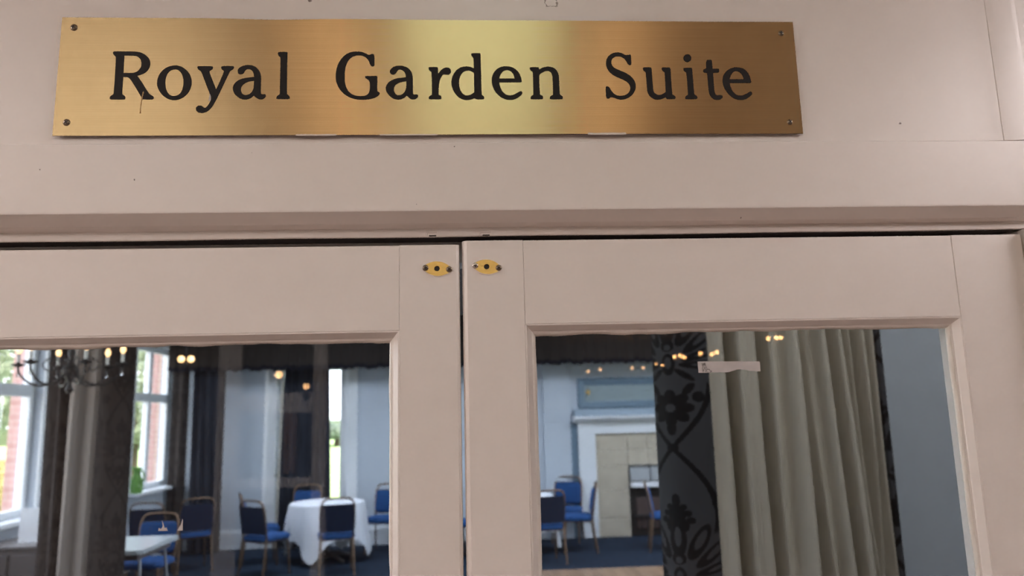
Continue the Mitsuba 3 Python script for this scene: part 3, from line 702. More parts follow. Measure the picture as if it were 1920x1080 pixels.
def chandelier(x, y, z, turn, label, group=None, hot=False, scale=1.0, n=6, ceil=3.3):
    k = thing('chandelier', label, 'chandelier', group)
    bl = mikit.ply(bulb_shape, 'candle_white', 35, emitter=lamp_hot if hot else lamp)
    w = T().translate([x, y, z]).rotate([0, 0, 1], turn).scale([scale] * 3)
    put('body', body_m, None, k, to_world=w)
    z1 = z + .62 * scale
    put('chain', tube([(x, y, z1 - .01), (x, y, ceil - .02)], .007, 8), 'iron_black', k, smooth=True)
    put('ceiling_rose', mv(lathe([(0, -.03), (.03, -.03), (.06, -.008), (.065, 0), (0, 0)], 16), x, y, ceil - .0005), 'iron_black', k, smooth=35)
    for i in range(n):
        wi = w @ T().rotate([0, 0, 1], 360 / n * i)
        a = put('arm', arm_m, None, k, to_world=wi)
        put('scroll', scroll_m, None, a, to_world=wi)
        put('drip_pan', cup_m, None, a, to_world=wi)
        put('candle', cand_m, None, a, to_world=wi)
        put('bulb', bl, None, a, to_world=wi)
        put('crystal_drop', drop_m, None, a, to_world=wi)


def pendant(x, y, z, offs, rad, L, label, group, ceil):
    """Small frosted globes on short arms round a dark stem; offs are (dx, dy, dz) of each globe."""
    k = thing('pendant_lamp', label, 'lamp', group)
    put('stem', cat([tube([(x, y, z - .07), (x, y, ceil - .02)], .008, 8), mv(lathe([(0, -.10), (.012, -.09), (.03, -.06), (.012, -.03), (0, -.03)], 12), x, y, z), mv(lathe([(0, -.025), (.05, -.02), (.055, 0), (0, 0)], 14), x, y, ceil - .0005)]), 'iron_black', k, smooth=35)
    for dx, dy, dz in offs:
        a = put('arm', tube(smooth_path([(x, y, z - .06), (x + dx * .6, y + dy * .6, z - .075 + dz * .3), (x + dx, y + dy, z + dz - rad)], 5), .006, 6), 'iron_black', k, smooth=True)
        g = trimesh.creation.icosphere(2, rad)
        put('globe', mv(g, x + dx, y + dy, z + dz), 'candle_white', a, smooth=True, emitter={'type': 'area', 'radiance': {'type': 'rgb', 'value': list(L)}})


chandelier(-2.99, 4.80, 2.24, 12, 'six armed iron chandelier with crystal drops hanging before the left window')
HOT, WARM, DIM = (24, 12.5, 4.6), (2.2, 1.25, 0.45), (10, 5.4, 2.2)
pendant(-3.52, 8.50, 2.59, [(-.055, 0, 0), (.055, .02, 0)], .042, WARM, 'small pendant lamp with two warm globes beside the far left curtain', None, 3.3)
GL = 'lobby pendant lamps'
pendant(3.12, -9.90, 2.60, [(-.07, 0, 0), (0, .05, .015), (.075, 0, -.01)], .032, HOT, 'three globe lamp in the lobby mirrored on the damask edge', GL, 3.0)
pendant(2.77, -7.41, 2.45, [(-.105, 0, .0), (.012, .05, -.012), (.09, 0, .01)], .026, HOT, 'three globe lamp in the lobby mirrored just above the paper strip', GL, 3.0)
pendant(3.34, -6.90, 2.56, [(-.07, 0, 0), (0, .05, 0), (.072, 0, .008)], .026, HOT, 'three globe lamp in the lobby mirrored high on the cream lining', GL, 3.0)
pendant(2.81, -9.90, 2.49, [(-.047, 0, .01), (.047, 0, -.01)], .026, DIM, 'dim two globe lamp in the lobby mirrored at the damask edge', GL, 3.0)
pendant(2.00, -10.90, 2.48, [(-.10, 0, -.015), (.10, 0, .015)], .03, DIM, 'dim two globe lamp in the lobby mirrored left of the panel frame', GL, 3.0)
pendant(2.71, -10.90, 2.505, [(-.09, 0, 0), (.09, 0, 0)], .03, DIM, 'dim two globe lamp in the lobby mirrored above the panel frame', GL, 3.0)
pendant(-1.25, -3.90, 2.10, [(.0, 0, 0.0)], .026, (18, 9.5, 3.6), 'single globe lamp in the lobby mirrored left of the far curtain', GL, 3.0)
pendant(-1.07, -3.90, 2.02, [(.0, 0, 0.0)], .022, DIM, 'dim single globe lamp in the lobby mirrored on the far curtain', GL, 3.0)

# ---------------------------------------------------------------- the suite beyond the doors
RX0, RX1, RY, RZ = -4.3, 6.5, 10.40, 3.30
struct('floor', box(RX0 - .2, RX1 + .1, 0.05, RY + .2, -0.1, 0.0), 'navy_carpet', 'dark navy carpet of the function room')
struct('floor_002', box(0.35, 4.6, 4.0, 8.10, -0.02, 0.012), 'floor_boards', 'wooden dance floor let into the navy carpet')
struct('ceiling', box(RX0 - .2, RX1 + .1, 0.10, RY + .2, RZ, RZ + .1), 'room_ceiling', 'function room ceiling')
SILL, HEAD, TRAN = 0.95, 2.85, 2.16
WIN = [(0.5, 4.4), (4.75, 6.84), (8.92, 10.24)]  # the first opening is unseen, added for daylight near the doors
struct('wall_left', wall_x(RX0 - .2, RX0, 0.0, RY + .2, 0, RZ, [(a, b, SILL, HEAD) for a, b in WIN]), 'room_wall', 'pale blue-grey wall with the big windows')
FW = (-2.86, -1.86, 0.02, 2.62)
struct('wall_far', wall_y(RY, RY + .2, RX0, RX1, 0, RZ, [FW]), 'room_wall', 'pale blue-grey far wall with the fireplace')
ADDED_WINR = [(2.6, 4.9), (5.3, 7.6), (8.0, 10.1)]  # unseen openings added to bring more daylight into the room
struct('wall_right', wall_x(RX1, RX1 + .2, 0.0, RY + .2, 0, RZ, [(a, b, .5, 3.0) for a, b in ADDED_WINR]), 'room_wall', 'right wall of the function room with tall windows added for daylight')
struct('wall_partition', box(1.46, RX1, 1.95, 2.07, 0, RZ, .004), 'room_wall', 'short blue-grey wall just inside the doors, right of the patterned curtain')
for i, (a, b) in enumerate([(0.1, RY)]):
    struct('baseboard_left', extrude_z([(RX0, 0.1), (RX0 + .02, 0.1), (RX0 + .02, RY), (RX0, RY)], 0, .26), 'room_white', 'white skirting under the side windows')
bb = [(RX0 + .02, FW[0] - .2), (FW[1] + .2, 1.50)]
struct('baseboard_far', cat([extrude_x([(RY, 0), (RY - .022, 0), (RY - .022, .22), (RY - .012, .25), (RY, .27)], a, b) for a, b in bb]), 'room_white', 'tall white skirting along the far wall')


def side_window(n, a, b, label):
    k = thing('window_%d' % n, label, None, None, 'structure')
    xo, xi = RX0 - .15, RX0 - .07
    ws = []
    for (y0, y1, z0, z1, nm) in ((a, a + .07, SILL, HEAD, 'jamb'), (b - .07, b, SILL, HEAD, 'jamb'), (a + .07, b - .07, HEAD - .07, HEAD, 'head'), (a + .07, b - .07, SILL, SILL + .07, 'bottom_rail'), (a + .07, b - .07, TRAN - .06, TRAN + .06, 'transom')):
        put(nm, box(xo, xi, y0, y1, z0, z1, .006), 'upvc_white', k)
    m = (a + b) / 2
    for nm, z0, z1 in (('mullion', SILL + .07, TRAN - .06), ('mullion', TRAN + .06, HEAD - .07)):
        put(nm, box(xo, xi, m - .045, m + .045, z0, z1, .006), 'upvc_white', k)
    put('sill', box(RX0 - .07, RX0 + .13, a - .06, b + .06, SILL - .045, SILL, .008), 'upvc_white', k)
    for y0, y1 in ((a + .07, m - .045), (m + .045, b - .07)):
        for z0, z1 in ((SILL + .07, TRAN - .06), (TRAN + .06, HEAD - .07)):
            xm = (xo + xi) / 2
            put('pane', trimesh.Trimesh([[xm, y0, z0], [xm, y1, z0], [xm, y1, z1], [xm, y0, z1]], [[0, 1, 2], [0, 2, 3]], process=False), 'pane_glass', k)
    put('architrave', cat([box(RX0, RX0 + .025, a - .12, a - .0, SILL, HEAD + .10, .004), box(RX0, RX0 + .025, b, b + .12, SILL, HEAD + .10, .004), box(RX0, RX0 + .025, a, b, HEAD, HEAD + .10, .004)]), 'upvc_white', k)


side_window(1, *WIN[1], 'white framed side window at the left edge of the left pane')
side_window(2, *WIN[2], 'white framed side window behind the green jug')
side_window(3, *WIN[0], 'unseen white framed side window nearest the doors, added for daylight')

for i, (a, b) in enumerate(ADDED_WINR):
    k = thing('window_%d' % (5 + i), 'unseen tall white framed window added in the right wall for daylight', None, None, 'structure')
    for nm, q in (('jamb', (a, a + .07, .5, 3.0)), ('jamb', (b - .07, b, .5, 3.0)), ('mullion', ((a + b) / 2 - .04, (a + b) / 2 + .04, .57, 2.93)), ('head', (a + .07, b - .07, 2.93, 3.0)), ('bottom_rail', (a + .07, b - .07, .5, .57))):
        put(nm, box(RX1 + .07, RX1 + .14, q[0], q[1], q[2], q[3], .006), 'upvc_white', k)
    for y0, y1 in ((a + .07, (a + b) / 2 - .04), ((a + b) / 2 + .04, b - .07)):
        put('pane', trimesh.Trimesh([[RX1 + .1, y0, .57], [RX1 + .1, y1, .57], [RX1 + .1, y1, 2.93], [RX1 + .1, y0, 2.93]], [[0, 1, 2], [0, 2, 3]], process=False), 'pane_glass', k)

k = thing('window_4', 'tall white framed garden window in the far wall behind the first table', None, None, 'structure')
a, b, z0, z1 = FW
for nm, q in (('jamb', (a, a + .08, z0, z1)), ('jamb', (b - .08, b, z0, z1)), ('head', (a + .08, b - .08, z1 - .08, z1)), ('bottom_rail', (a + .08, b - .08, z0, z0 + .2))):
    put(nm, box(q[0], q[1], RY + .03, RY + .10, q[2], q[3], .006), 'upvc_white', k)
m = (a + b) / 2
put('mullion', box(m - .04, m + .04, RY + .03, RY + .10, z0 + .2, z1 - .08, .006), 'upvc_white', k)
for x0, x1 in ((a + .08, m - .04), (m + .04, b - .08)):
    put('pane', trimesh.Trimesh([[x0, RY + .06, z0 + .2], [x1, RY + .06, z0 + .2], [x1, RY + .06, z1 - .08], [x0, RY + .06, z1 - .08]], [[0, 1, 2], [0, 2, 3]], process=False), 'pane_glass', k)
for x0, x1 in ((a - .18, a), (b, b + .18)):
    put('architrave', extrude_z([(x0, RY), (x0, RY - .03), (x0 + .05, RY - .045), (x1 - .05, RY - .03), (x1, RY - .025), (x1, RY)], 0.001, z1 + .15), 'upvc_white', k)
put('architrave', box(a, b, RY - .03, RY, z1, z1 + .15, .004), 'upvc_white', k)
put('handle', cat([tube([(-2.845, RY - .03, 1.02), (-2.845, RY - .075, 1.02)], .010, 8), tube(smooth_path([(-2.845, RY - .075, 1.02), (-2.80, RY - .08, 1.02), (-2.74, RY - .075, 1.015)], 4), .009, 8)]), 'iron_black', k, smooth=True)


# ---------------------------------------------------------------- curtains
def cloth(path, z0, z1, pleats, depth, seed, nu=160, nv=30, splay=0.0, pinch=None):
    """A hanging cloth along a plan path (n, 2): pleats folds of the given depth. Returns (points, uv)."""
    P = smooth_path([(x, y, 0) for x, y in path], 20)[:, :2]
    s = np.concatenate([[0], np.cumsum(np.linalg.norm(np.diff(P, axis=0), axis=1))])
    t = np.linspace(0, 1, nu)
    c = np.stack([np.interp(t * s[-1], s, P[:, 0]), np.interp(t * s[-1], s, P[:, 1])], 1)
    tg = np.gradient(c, axis=0)
    tg /= np.linalg.norm(tg, axis=1, keepdims=True)
    nrm = np.stack([tg[:, 1], -tg[:, 0]], 1)
    w = np.linspace(0, 1, nv)
    out = np.zeros((nu, nv, 3))
    length = np.zeros((nu, nv))
    for j, h in enumerate(w):
        ph = t * pleats * 2 * np.pi + 1.6 * (meshkit.noise(np.stack([t * pleats * .7, t * 0 + h * .8, t * 0 + seed], 1), seed) - .5) * 2
        amp = depth * (0.55 + 0.75 * meshkit.noise(np.stack([t * pleats * .5 + 9, t * 0 + h * 1.2, t * 0], 1), seed + 1))
        off = amp * (np.sin(ph) + 0.25 * np.sin(2 * ph + 1.0))
        lat = 0.35 * amp * np.cos(ph)
        q = c + nrm * off[:, None] + tg * lat[:, None]
        if splay:
            mid = c.mean(0)
            q = mid + (q - mid) * (1 + splay * (1 - h))
        if pinch:
            zp, f, to = pinch
            zz = z0 + (z1 - z0) * h
            g = f * np.exp(-((zz - zp) / 0.75) ** 2)
            q = q + (np.array(to) - q) * g
        out[:, j, 0], out[:, j, 1], out[:, j, 2] = q[:, 0], q[:, 1], z0 + (z1 - z0) * h
        length[:, j] = s[-1] * t * (1 + 3.2 * depth * pleats / s[-1])
    uv = np.stack([length.ravel(), out[..., 2].ravel()], 1)
    return out, uv


def sheet(name, key, pts, uv, bsdf, shift=0.0, label=None):
    m = grid(pts)
    if shift:
        m = trimesh.Trimesh(m.vertices + shift * m.vertex_normals, m.faces, process=False)
    return put(name, m, bsdf, key, smooth=True, uv=uv, label=label)


# the patterned curtain just inside, drawn to the right: lining towards us, its leading edge turned back
k = thing('curtain', 'tall black damask curtain with cream lining drawn to the right behind the right door pane', 'curtain')
def folded(path, z0, z1, valleys, depth, seed, nu=260, nv=44):
    """A cloth with its own deep creases: valleys of (place along it 0..1, half width, depth share, lean)."""
    P = smooth_path([(x, y, 0) for x, y in path], 20)[:, :2]
    s = np.concatenate([[0], np.cumsum(np.linalg.norm(np.diff(P, axis=0), axis=1))])
    t = np.linspace(0, 1, nu)
    c = np.stack([np.interp(t * s[-1], s, P[:, 0]), np.interp(t * s[-1], s, P[:, 1])], 1)
    out = np.zeros((nu, nv, 3))
    for j, h in enumerate(np.linspace(0, 1, nv)):
        off = 0.016 * (meshkit.fbm(np.stack([t * 7, t * 0 + h * 2.5, t * 0], 1), 3, seed) - .5)
        for i, (cc, w, a, lean) in enumerate(valleys):
            q = cc + lean * (0.5 - h) + 0.012 * math.sin(h * 5 + i * 2)
            e = (t - q) / w
            off = off + depth * a * (np.exp(-e * e) - 0.22 * np.exp(-((np.abs(e) - 2.2) / 1.4) ** 2))
        out[:, j, 0], out[:, j, 1], out[:, j, 2] = c[:, 0], c[:, 1] + off, z0 + (z1 - z0) * h
    uv = np.stack([np.repeat(t * s[-1] * 1.6, nv), out[..., 2].ravel()], 1)
    return out, uv


VAL = [(0.16, .024, 1.1, .0), (0.36, .026, 1.0, .05), (0.44, .040, .45, .06), (0.575, .028, 1.1, .03), (0.66, .030, .6, .16), (0.75, .024, 1.0, .27), (0.84, .022, .8, .24), (0.91, .020, 1.0, .18), (0.965, .018, .7, .10)]
p1, uv1 = folded([(0.845, 1.700), (1.10, 1.735), (1.33, 1.745), (1.555, 1.80)], 0.02, 3.2, VAL, 0.092, 5)
sheet('lining', k, p1, uv1, 'cream_lining', label='cream lining')
sheet('outer_cloth', k, p1 + np.array([0, .012, 0]), uv1, 'damask_cloth')
p2, uv2 = cloth([(0.690, 1.800), (0.722, 1.735), (0.77, 1.700), (0.83, 1.682), (0.870, 1.690)], 0.02, 3.2, 1.0, 0.008, 8, 80, 40)
uv2 = uv2 * np.array([0.68, 1.0]) + np.array([-0.066, -0.40])
sheet('turned_edge', k, p2, uv2, 'damask_cloth', label='black damask leading edge')
p3, uv3 = cloth([(1.545, 1.800), (1.565, 1.775), (1.592, 1.81)], 0.02, 3.2, 0.5, 0.006, 9, 24, 20)
sheet('trailing_edge', k, p3, uv3, 'damask_cloth', label='black damask trailing edge')

# pair member hanging left in the middle of the room
k = thing('curtain', 'dark brown curtain with a paler lining hanging between the two side windows', 'curtain')
p1, uv1 = cloth([(-3.50, 5.50), (-3.42, 5.44), (-3.30, 5.47), (-3.22, 5.52)], 0.02, 3.25, 2.5, 0.03, 15, 80, 30)
sheet('outer_cloth', k, p1, uv1, 'brown_cloth')
p2, uv2 = cloth([(-3.30, 5.40), (-3.20, 5.42), (-3.07, 5.45)], 0.02, 3.25, 1.4, 0.03, 16, 60, 30, 0.10)
sheet('lining', k, p2, uv2, 'brown_lining', label='paler lining')
p3, uv3 = cloth([(-3.10, 5.46), (-3.02, 5.41), (-2.92, 5.42), (-2.815, 5.50)], 0.02, 3.25, 1.3, 0.02, 17, 70, 30)
sheet('turned_edge', k, p3, uv3, 'brown_cloth')
k = thing('ceiling_screen', 'dark cloth screen added across the ceiling to keep the door gap dark', 'ceiling_screen')  # added to hide the lit ceiling, so the door gap reads dark
put('board', box(-4.29, 6.49, 5.34, 5.64, 3.26, 3.299, .004), 'taupe_cloth', k)
xv = np.linspace(-4.29, 6.49, 500)
pp = np.zeros((500, 6, 3))
pp[..., 0] = xv[:, None]
pp[..., 1] = 5.34 + .006 * np.sin(xv * 40)[:, None] * np.linspace(1.5, 0, 6)
pp[..., 2] = np.linspace(2.67, 3.27, 6)
put('cloth', grid(pp), 'taupe_cloth', k, smooth=True)

k = thing('curtain', 'dark striped curtain in the far left corner beside the skirting', 'curtain')
p1, uv1 = cloth([(-3.97, 10.06), (-3.86, 10.02), (-3.70, 10.03), (-3.53, 10.08)], 0.02, 3.2, 4.2, 0.03, 25, 160, 30)
sheet('cloth', k, p1, uv1, 'dark_cloth')
p2, uv2 = cloth([(-4.24, 10.00), (-4.14, 9.98), (-4.02, 10.03)], 0.02, 3.2, 2.0, 0.02, 26, 60, 30)
sheet('window_fold', k, p2, uv2, 'brown_cloth', label='brown fold next to the window')

k = thing('curtain', 'dark curtain with a cream edge gathered over the far garden window', 'curtain')
p1, uv1 = cloth([(-2.75, 10.31), (-2.50, 10.30), (-2.30, 10.30), (-2.08, 10.315)], 0.02, 2.62, 5.5, 0.022, 35, 150, 30, 0.16)
sheet('cloth', k, p1, uv1, 'dark_cloth')
edge = p1[0]
put('edging', tube(edge + np.array([-.012, -.02, 0]), .012, 6), 'cream_lining', k, smooth=True, label='cream edge')

# valance across the far end
k = thing('valance', 'dark gathered valance with a black scalloped edge across the far end of the room', 'valance')
nu = 700
xv = np.linspace(RX0 + .02, RX1 - .02, nu)
zt = np.linspace(0, 1, 14)
gath = 0.008 * np.sin(xv * 36 + 2.5 * np.sin(xv * 3.1)) + 0.003 * np.sin(xv * 83)
sc_ = 2.562 + 0.008 * np.sin(xv * 19 + 1.3 * np.sin(xv * 2.3))
pts = np.zeros((nu, 14, 3))
pts[..., 0] = xv[:, None]
pts[..., 1] = 9.90 + gath[:, None] * (0.5 + 0.6 * (1 - zt))
pts[..., 2] = sc_[:, None] + (3.28 - sc_[:, None]) * zt
put('cloth', grid(pts), 'taupe_cloth', k, smooth=True)
pb = np.zeros((nu, 5, 3))
pb[..., 0] = xv[:, None]
pb[..., 1] = pts[:, :1, 1] - .012
pb[..., 2] = sc_[:, None] - .040 + (.010 * np.sin(xv * 57) + .006 * np.sin(xv * 23))[:, None] + np.linspace(0, .060, 5)
put('fringe', grid(pb), 'trim_black', k, smooth=True)

# ---------------------------------------------------------------- fireplace on the far wall
fp = thing('fireplace', 'white mantelpiece with a cream tiled surround on the far wall', 'fireplace')
MX0, MX1, TX0, TX1, OX0, OX1 = 1.60, 3.98, 1.86, 3.72, 2.34, 3.24
W = RY
put('mantel_leg', box(MX0, TX0, W - .12, W, 0, 1.66, .006), 'room_white', fp)
put('mantel_leg', box(TX1, MX1, W - .12, W, 0, 1.66, .006), 'room_white', fp)
put('frieze', box(TX0, TX1, W - .11, W, 1.49, 1.66, .006), 'room_white', fp)
put('blue_frieze', box(MX0 - .04, MX1 + .04, W - .09, W, 1.76, 1.868, .006), 'frieze_blue', fp)
put('shelf', extrude_x([(W, 1.66), (W - .13, 1.66), (W - .16, 1.69), (W - .24, 1.71), (W - .25, 1.73), (W - .25, 1.76), (W, 1.76)], MX0 - .07, MX1 + .07), 'room_white', fp)
put('leg_side_step', box(MX0 - .10, MX0, W - .06, W, 0, 1.66, .006), 'frame_blue', fp)  # blue-grey strip along the outer side of the left leg
tg = .004
for x0, x1 in ((TX0, OX0), (OX1, TX1)):
    zz = [0.0, .27, .66, 1.02, 1.25, 1.49]
    for a, b in zip(zz[:-1], zz[1:]):
        put('tile', box(x0 + tg, x1 - tg, W - .075, W, a + tg, b - tg, .005), 'cream_stone', fp)
n = 3
for i in range(n):
    x0, x1 = OX0 + (OX1 - OX0) * i / n, OX0 + (OX1 - OX0) * (i + 1) / n
    put('tile', box(x0 + tg, x1 - tg, W - .075, W, 1.02 + tg, 1.25 - tg, .005), 'cream_stone', fp)
    put('tile', box(x0 + tg, x1 - tg, W - .075, W, 1.25 + tg, 1.49 - tg, .005), 'cream_stone', fp)
put('grout_backing', cat([box(TX0, OX0, W - .06, W - .01, 0, 1.49), box(OX1, TX1, W - .06, W - .01, 0, 1.49), box(OX0, OX1, W - .06, W - .01, 1.02, 1.49)]), 'putty_paint', fp)
fire = thing('fire', 'grey metal fire hood over a dark hearth opening', 'fire')
put('back', box(OX0 + .01, OX1 - .01, W - .03, W - .002, 0.001, 1.01), 'firebox_black', fire)
put('hood', extrude_x([(W - .03, .80), (W - .13, .80), (W - .10, .98), (W - .03, 1.0)], OX0 + .02, (OX0 + OX1) / 2 - .14), 'fire_metal', fire)
put('hood', extrude_x([(W - .03, .80), (W - .13, .80), (W - .10, .98), (W - .03, 1.0)], (OX0 + OX1) / 2 - .12, OX1 - .02), 'fire_metal', fire)
put('ledge', box(OX0 + .02, OX1 - .02, W - .17, W - .03, .70, .78, .01), 'card_white', fire)
put('brick_back', box(OX0 + .10, OX1 - .10, W - .06, W - .031, .10, .55, .01), 'rust_brick', fire)
put('grate', cat([box(OX0 + .06 + .09 * i, OX0 + .075 + .09 * i, W - .10, W - .085, .02, .30) for i in range(9)] + [box(OX0 + .04, OX1 - .04, W - .105, W - .08, .28, .31)]), 'iron_black', fire)
# overmantel frame
om = thing('overmantel', 'wide grey panel in a blue-grey moulded frame above the mantel shelf', 'panel')
OM = (1.63, 3.95, 1.87, 2.33)
pf = [(0.0, W), (0.0, W - .03), (.02, W - .05), (.06, W - .045), (.09, W - .025), (.11, W - .02), (.11, W)]
for s in range(4):
    put('frame_side', mitre_side(OM, pf, s), 'frame_blue', om)
put('panel', box(OM[0] + .10, OM[1] - .10, W - .012, W - .002, OM[2] + .10, OM[3] - .10), 'panel_grey', om)
put('brass_mount', cat([mv(rot(lathe([(0, 0), (.03, 0), (.034, .006), (.02, .016), (0, .02)], 14), (1, 0, 0), 90), 1.79, W - .012, 2.12), tube(smooth_path([(1.79, W - .03, 2.12), (1.79, W - .07, 2.08), (1.79, W - .06, 2.16)], 5), .010, 8)]), 'brass_plain', om, smooth=40)
struct('trim_8', cat([extrude_z([(1.10, W), (1.10, W - .05), (1.50, W - .05), (1.50, W)], 0, RZ - .001)]), 'room_wall', 'shallow pilaster left of the fireplace')

for i, (x0, x1, y0, y1, L) in enumerate(ROOM_FILL):
    k = thing('fill_panel', ['added cool fill panel over the clothed table', 'added cool fill panel before the fireplace', 'added cool fill panel over the wooden dance floor', 'added fill panel just inside the doors'][i], 'light')
    put('surround', cat([box(x0 - .03, x1 + .03, y0 - .03, y0, RZ - .03, RZ - .0005), box(x0 - .03, x1 + .03, y1, y1 + .03, RZ - .03, RZ - .0005), box(x0 - .03, x0, y0, y1, RZ - .03, RZ - .0005), box(x1, x1 + .03, y0, y1, RZ - .03, RZ - .0005)]), 'room_white', k)
    zz = RZ - .02
    dm = trimesh.Trimesh([[x0, y0, zz], [x1, y0, zz], [x1, y1, zz], [x0, y1, zz]], [[0, 2, 1], [0, 3, 2]], process=False)
    put('diffuser', dm, 'candle_white', k, emitter={'type': 'area', 'radiance': {'type': 'rgb', 'value': list(L)}})

# ---------------------------------------------------------------- tables and chairs
def hang(R, z, hem, folds, amp, seed, spread, turn=math.radians(-100), lift=.26):
    """A round cloth: flat top, soft shoulder, fluted skirt down to the hem."""
    na, rows = 128, []
    th = np.arange(na + 1) / na * 2 * np.pi
    for r in (0.0, .5, .9, .97):
        rows.append(np.stack([R * r * np.cos(th), R * r * np.sin(th), np.full(na + 1, z)], 1))
    for i, q in enumerate(np.linspace(0, 1, 14)):
        fl = amp * q ** 0.8 * (np.sin(folds * th + seed) + .4 * np.sin(folds * 2.0 * th + 2 * seed) + .5 * np.sin(5 * th + seed * 3))
        rr = R * (1 + .012) + spread * q + fl
        corner = np.clip(np.cos(2 * (th - turn)), -1, 1) ** 2
        hm = hem + lift * (1 - corner ** 3)
        rr = rr + .03 * q * corner ** 2
        rows.append(np.stack([rr * np.cos(th), rr * np.sin(th), z - .012 - (z - .012 - hm) * q], 1))
    return grid(np.stack(rows))


def round_table(x, y, R, label_t, label_c, seed):
    k = thing('round_table', label_t, 'table')
    put('top', mv(lathe([(0, .70), (R - .02, .70), (R - .008, .708), (R - .008, .722), (R - .02, .73), (0, .73)], 40), x, y, 0), 'table_wood', k, smooth=30)
    put('pedestal', mv(lathe([(0, .04), (.05, .04), (.045, .10), (.03, .2), (.04, .5), (.06, .68), (.12, .70), (0, .70)], 16), x, y, 0), 'table_wood', k, smooth=35)
    for i in range(4):
        a = math.radians(45 + 90 * i)
        put('foot', tube([(x, y, .10), (x + .2 * math.cos(a), y + .2 * math.sin(a), .06), (x + .36 * math.cos(a), y + .36 * math.sin(a), .022)], [.03, .026, .020], 8), 'table_wood', k, smooth=True)
    c = hang(R, .742, .05, 13, .018, seed, .05)
    one('tablecloth', mv(c, x, y, 0), 'table_linen', label_c, 'tablecloth', smooth=40)


round_table(-1.90, 9.30, .48, 'round pedestal table under the white cloth seen through the left pane', 'white cloth draped over the round table in the left pane', 1.0)
round_table(0.55, 9.42, .54, 'round pedestal table behind the door stiles', 'white cloth on the table cut off by the left edge of the right pane', 2.3)


def rounded_pad(w, d, h, r, n=5):
    """A cushion: rounded rectangle w x d, h thick, crowned on top."""
    sh = sg.box(-w / 2 + r, -d / 2 + r, w / 2 - r, d / 2 - r).buffer(r, 6)
    rings = []
    co = np.array(sh.exterior.coords)[:-1]
    rows = []
    for ins, z in ((.02, 0), (.004, .006), (0, h * .35), (.002, h * .6), (.012, h * .85), (.035, h), (.08, h * 1.06)):
        s = 1 - ins / (min(w, d) / 2)
        rows.append(np.column_stack([co[:, 0] * s, co[:, 1] * s, np.full(len(co), z)]))
    n_ = len(co)
    v = np.vstack(rows + [[[0, 0, h * 1.1]], [[0, 0, 0]]])
    f = []
    for i in range(len(rows) - 1):
        for kk in range(n_):
            a, b = i * n_ + kk, i * n_ + (kk + 1) % n_
            f += [[a, b, b + n_], [a, b + n_, a + n_]]
    L = (len(rows) - 1) * n_
    for kk in range(n_):
        f += [[L + kk, L + (kk + 1) % n_, len(v) - 2], [(kk + 1) % n_, kk, len(v) - 1]]
    return trimesh.Trimesh(v, f, process=False)


# chair faces +y, origin on the floor under the seat
seat_m = mikit.ply(mv(rounded_pad(.43, .43, .065, .09), 0, 0, .415), 'chair_fabric', 45)
pad = rot(rounded_pad(.375, .30, .035, .05), (1, 0, 0), -90)
pad = rot(mv(pad, 0, 0, 0), (1, 0, 0), 9)
back_m = mikit.ply(mv(pad, 0, -.225, .655), 'chair_fabric', 45)
bk_sh = rot(rot(extrude_xz(sg.box(-.175, -.14, .175, .14).buffer(.02, 5), -.006, .004), (1, 0, 0), 9), (0, 0, 1), 0)
backing_m = mikit.ply(mv(bk_sh, 0, -.232, .655), 'chair_backing', 30)
zs = 0.445
loop = [(-.185, -.19, .44), (-.193, -.215, .60), (-.193, -.245, .76), (-.180, -.262, .835), (-.135, -.272, .878), (0, -.276, .888), (.135, -.272, .878), (.180, -.262, .835), (.193, -.245, .76), (.193, -.215, .60), (.185, -.19, .44)]
loop_m = mikit.ply(tube(smooth_path(loop, 5), .0115, 8), 'bronze_tube', True)
rear_m = [mikit.ply(tube([(s * .185, -.19, .45), (s * .19, -.215, .25), (s * .20, -.25, .003)], .0115, 8), 'bronze_tube', True) for s in (-1, 1)]
front_m = [mikit.ply(tube([(s * .175, .15, .43), (s * .185, .17, .25), (s * .19, .185, .003)], .0115, 8), 'bronze_tube', True) for s in (-1, 1)]
rail_m = mikit.ply(cat([tube([(-.18, .15, .41), (.18, .15, .41)], .010, 6), tube([(-.185, -.19, .41), (.185, -.19, .41)], .010, 6), tube([(-.18, .15, .41), (-.185, -.19, .41)], .010, 6), tube([(.18, .15, .41), (.185, -.19, .41)], .010, 6)]), 'bronze_tube', True)


def chair(x, y, deg, label, group=None):
    """deg: where the seat faces, 0 = +y, turning left."""
    k = thing('banquet_chair', label, 'chair', group)
    w = T().translate([x, y, 0]).rotate([0, 0, 1], deg)
    put('seat', seat_m, None, k, to_world=w)
    put('backrest', back_m, None, k, to_world=w)
    put('back_shell', backing_m, None, k, to_world=w)
    put('back_loop', loop_m, None, k, to_world=w)
    for m in rear_m + front_m:
        put('leg', m, None, k, to_world=w)
    put('seat_frame', rail_m, None, k, to_world=w)


G1, G2, G3 = 'chairs round the table in the left pane', 'chairs in the right pane', 'chairs by the side window'
chair(-2.45, 8.45, -31, 'navy stacking chair at the left front of the clothed table in the left pane', G1)
chair(-2.72, 9.20, -70, 'navy stacking chair at the far left of the clothed table, half hidden', G1)
chair(-1.63, 8.45, 12, 'navy stacking chair with its back to us in front of the clothed table', G1)
chair(-1.22, 9.72, 166, 'navy stacking chair right of the clothed table, its blue seat towards us', G1)
chair(-2.36, 9.98, 178, 'navy stacking chair behind the clothed table, before the far window curtain', G1)
chair(-0.25, 9.10, -80, 'navy stacking chair glimpsed through the gap between the doors', G2)
chair(1.36, 10.06, 165, 'navy stacking chair against the wall left of the fireplace', G2)
chair(0.90, 8.60, 10, 'navy stacking chair with dark back at the left edge of the right pane', G2)
chair(1.40, 9.28, 84, 'navy stacking chair seen side on, left of the cream hearth tiles', G2)
chair(2.58, 9.15, -100, 'navy stacking chair in front of the fire opening, half behind the damask curtain', G2)
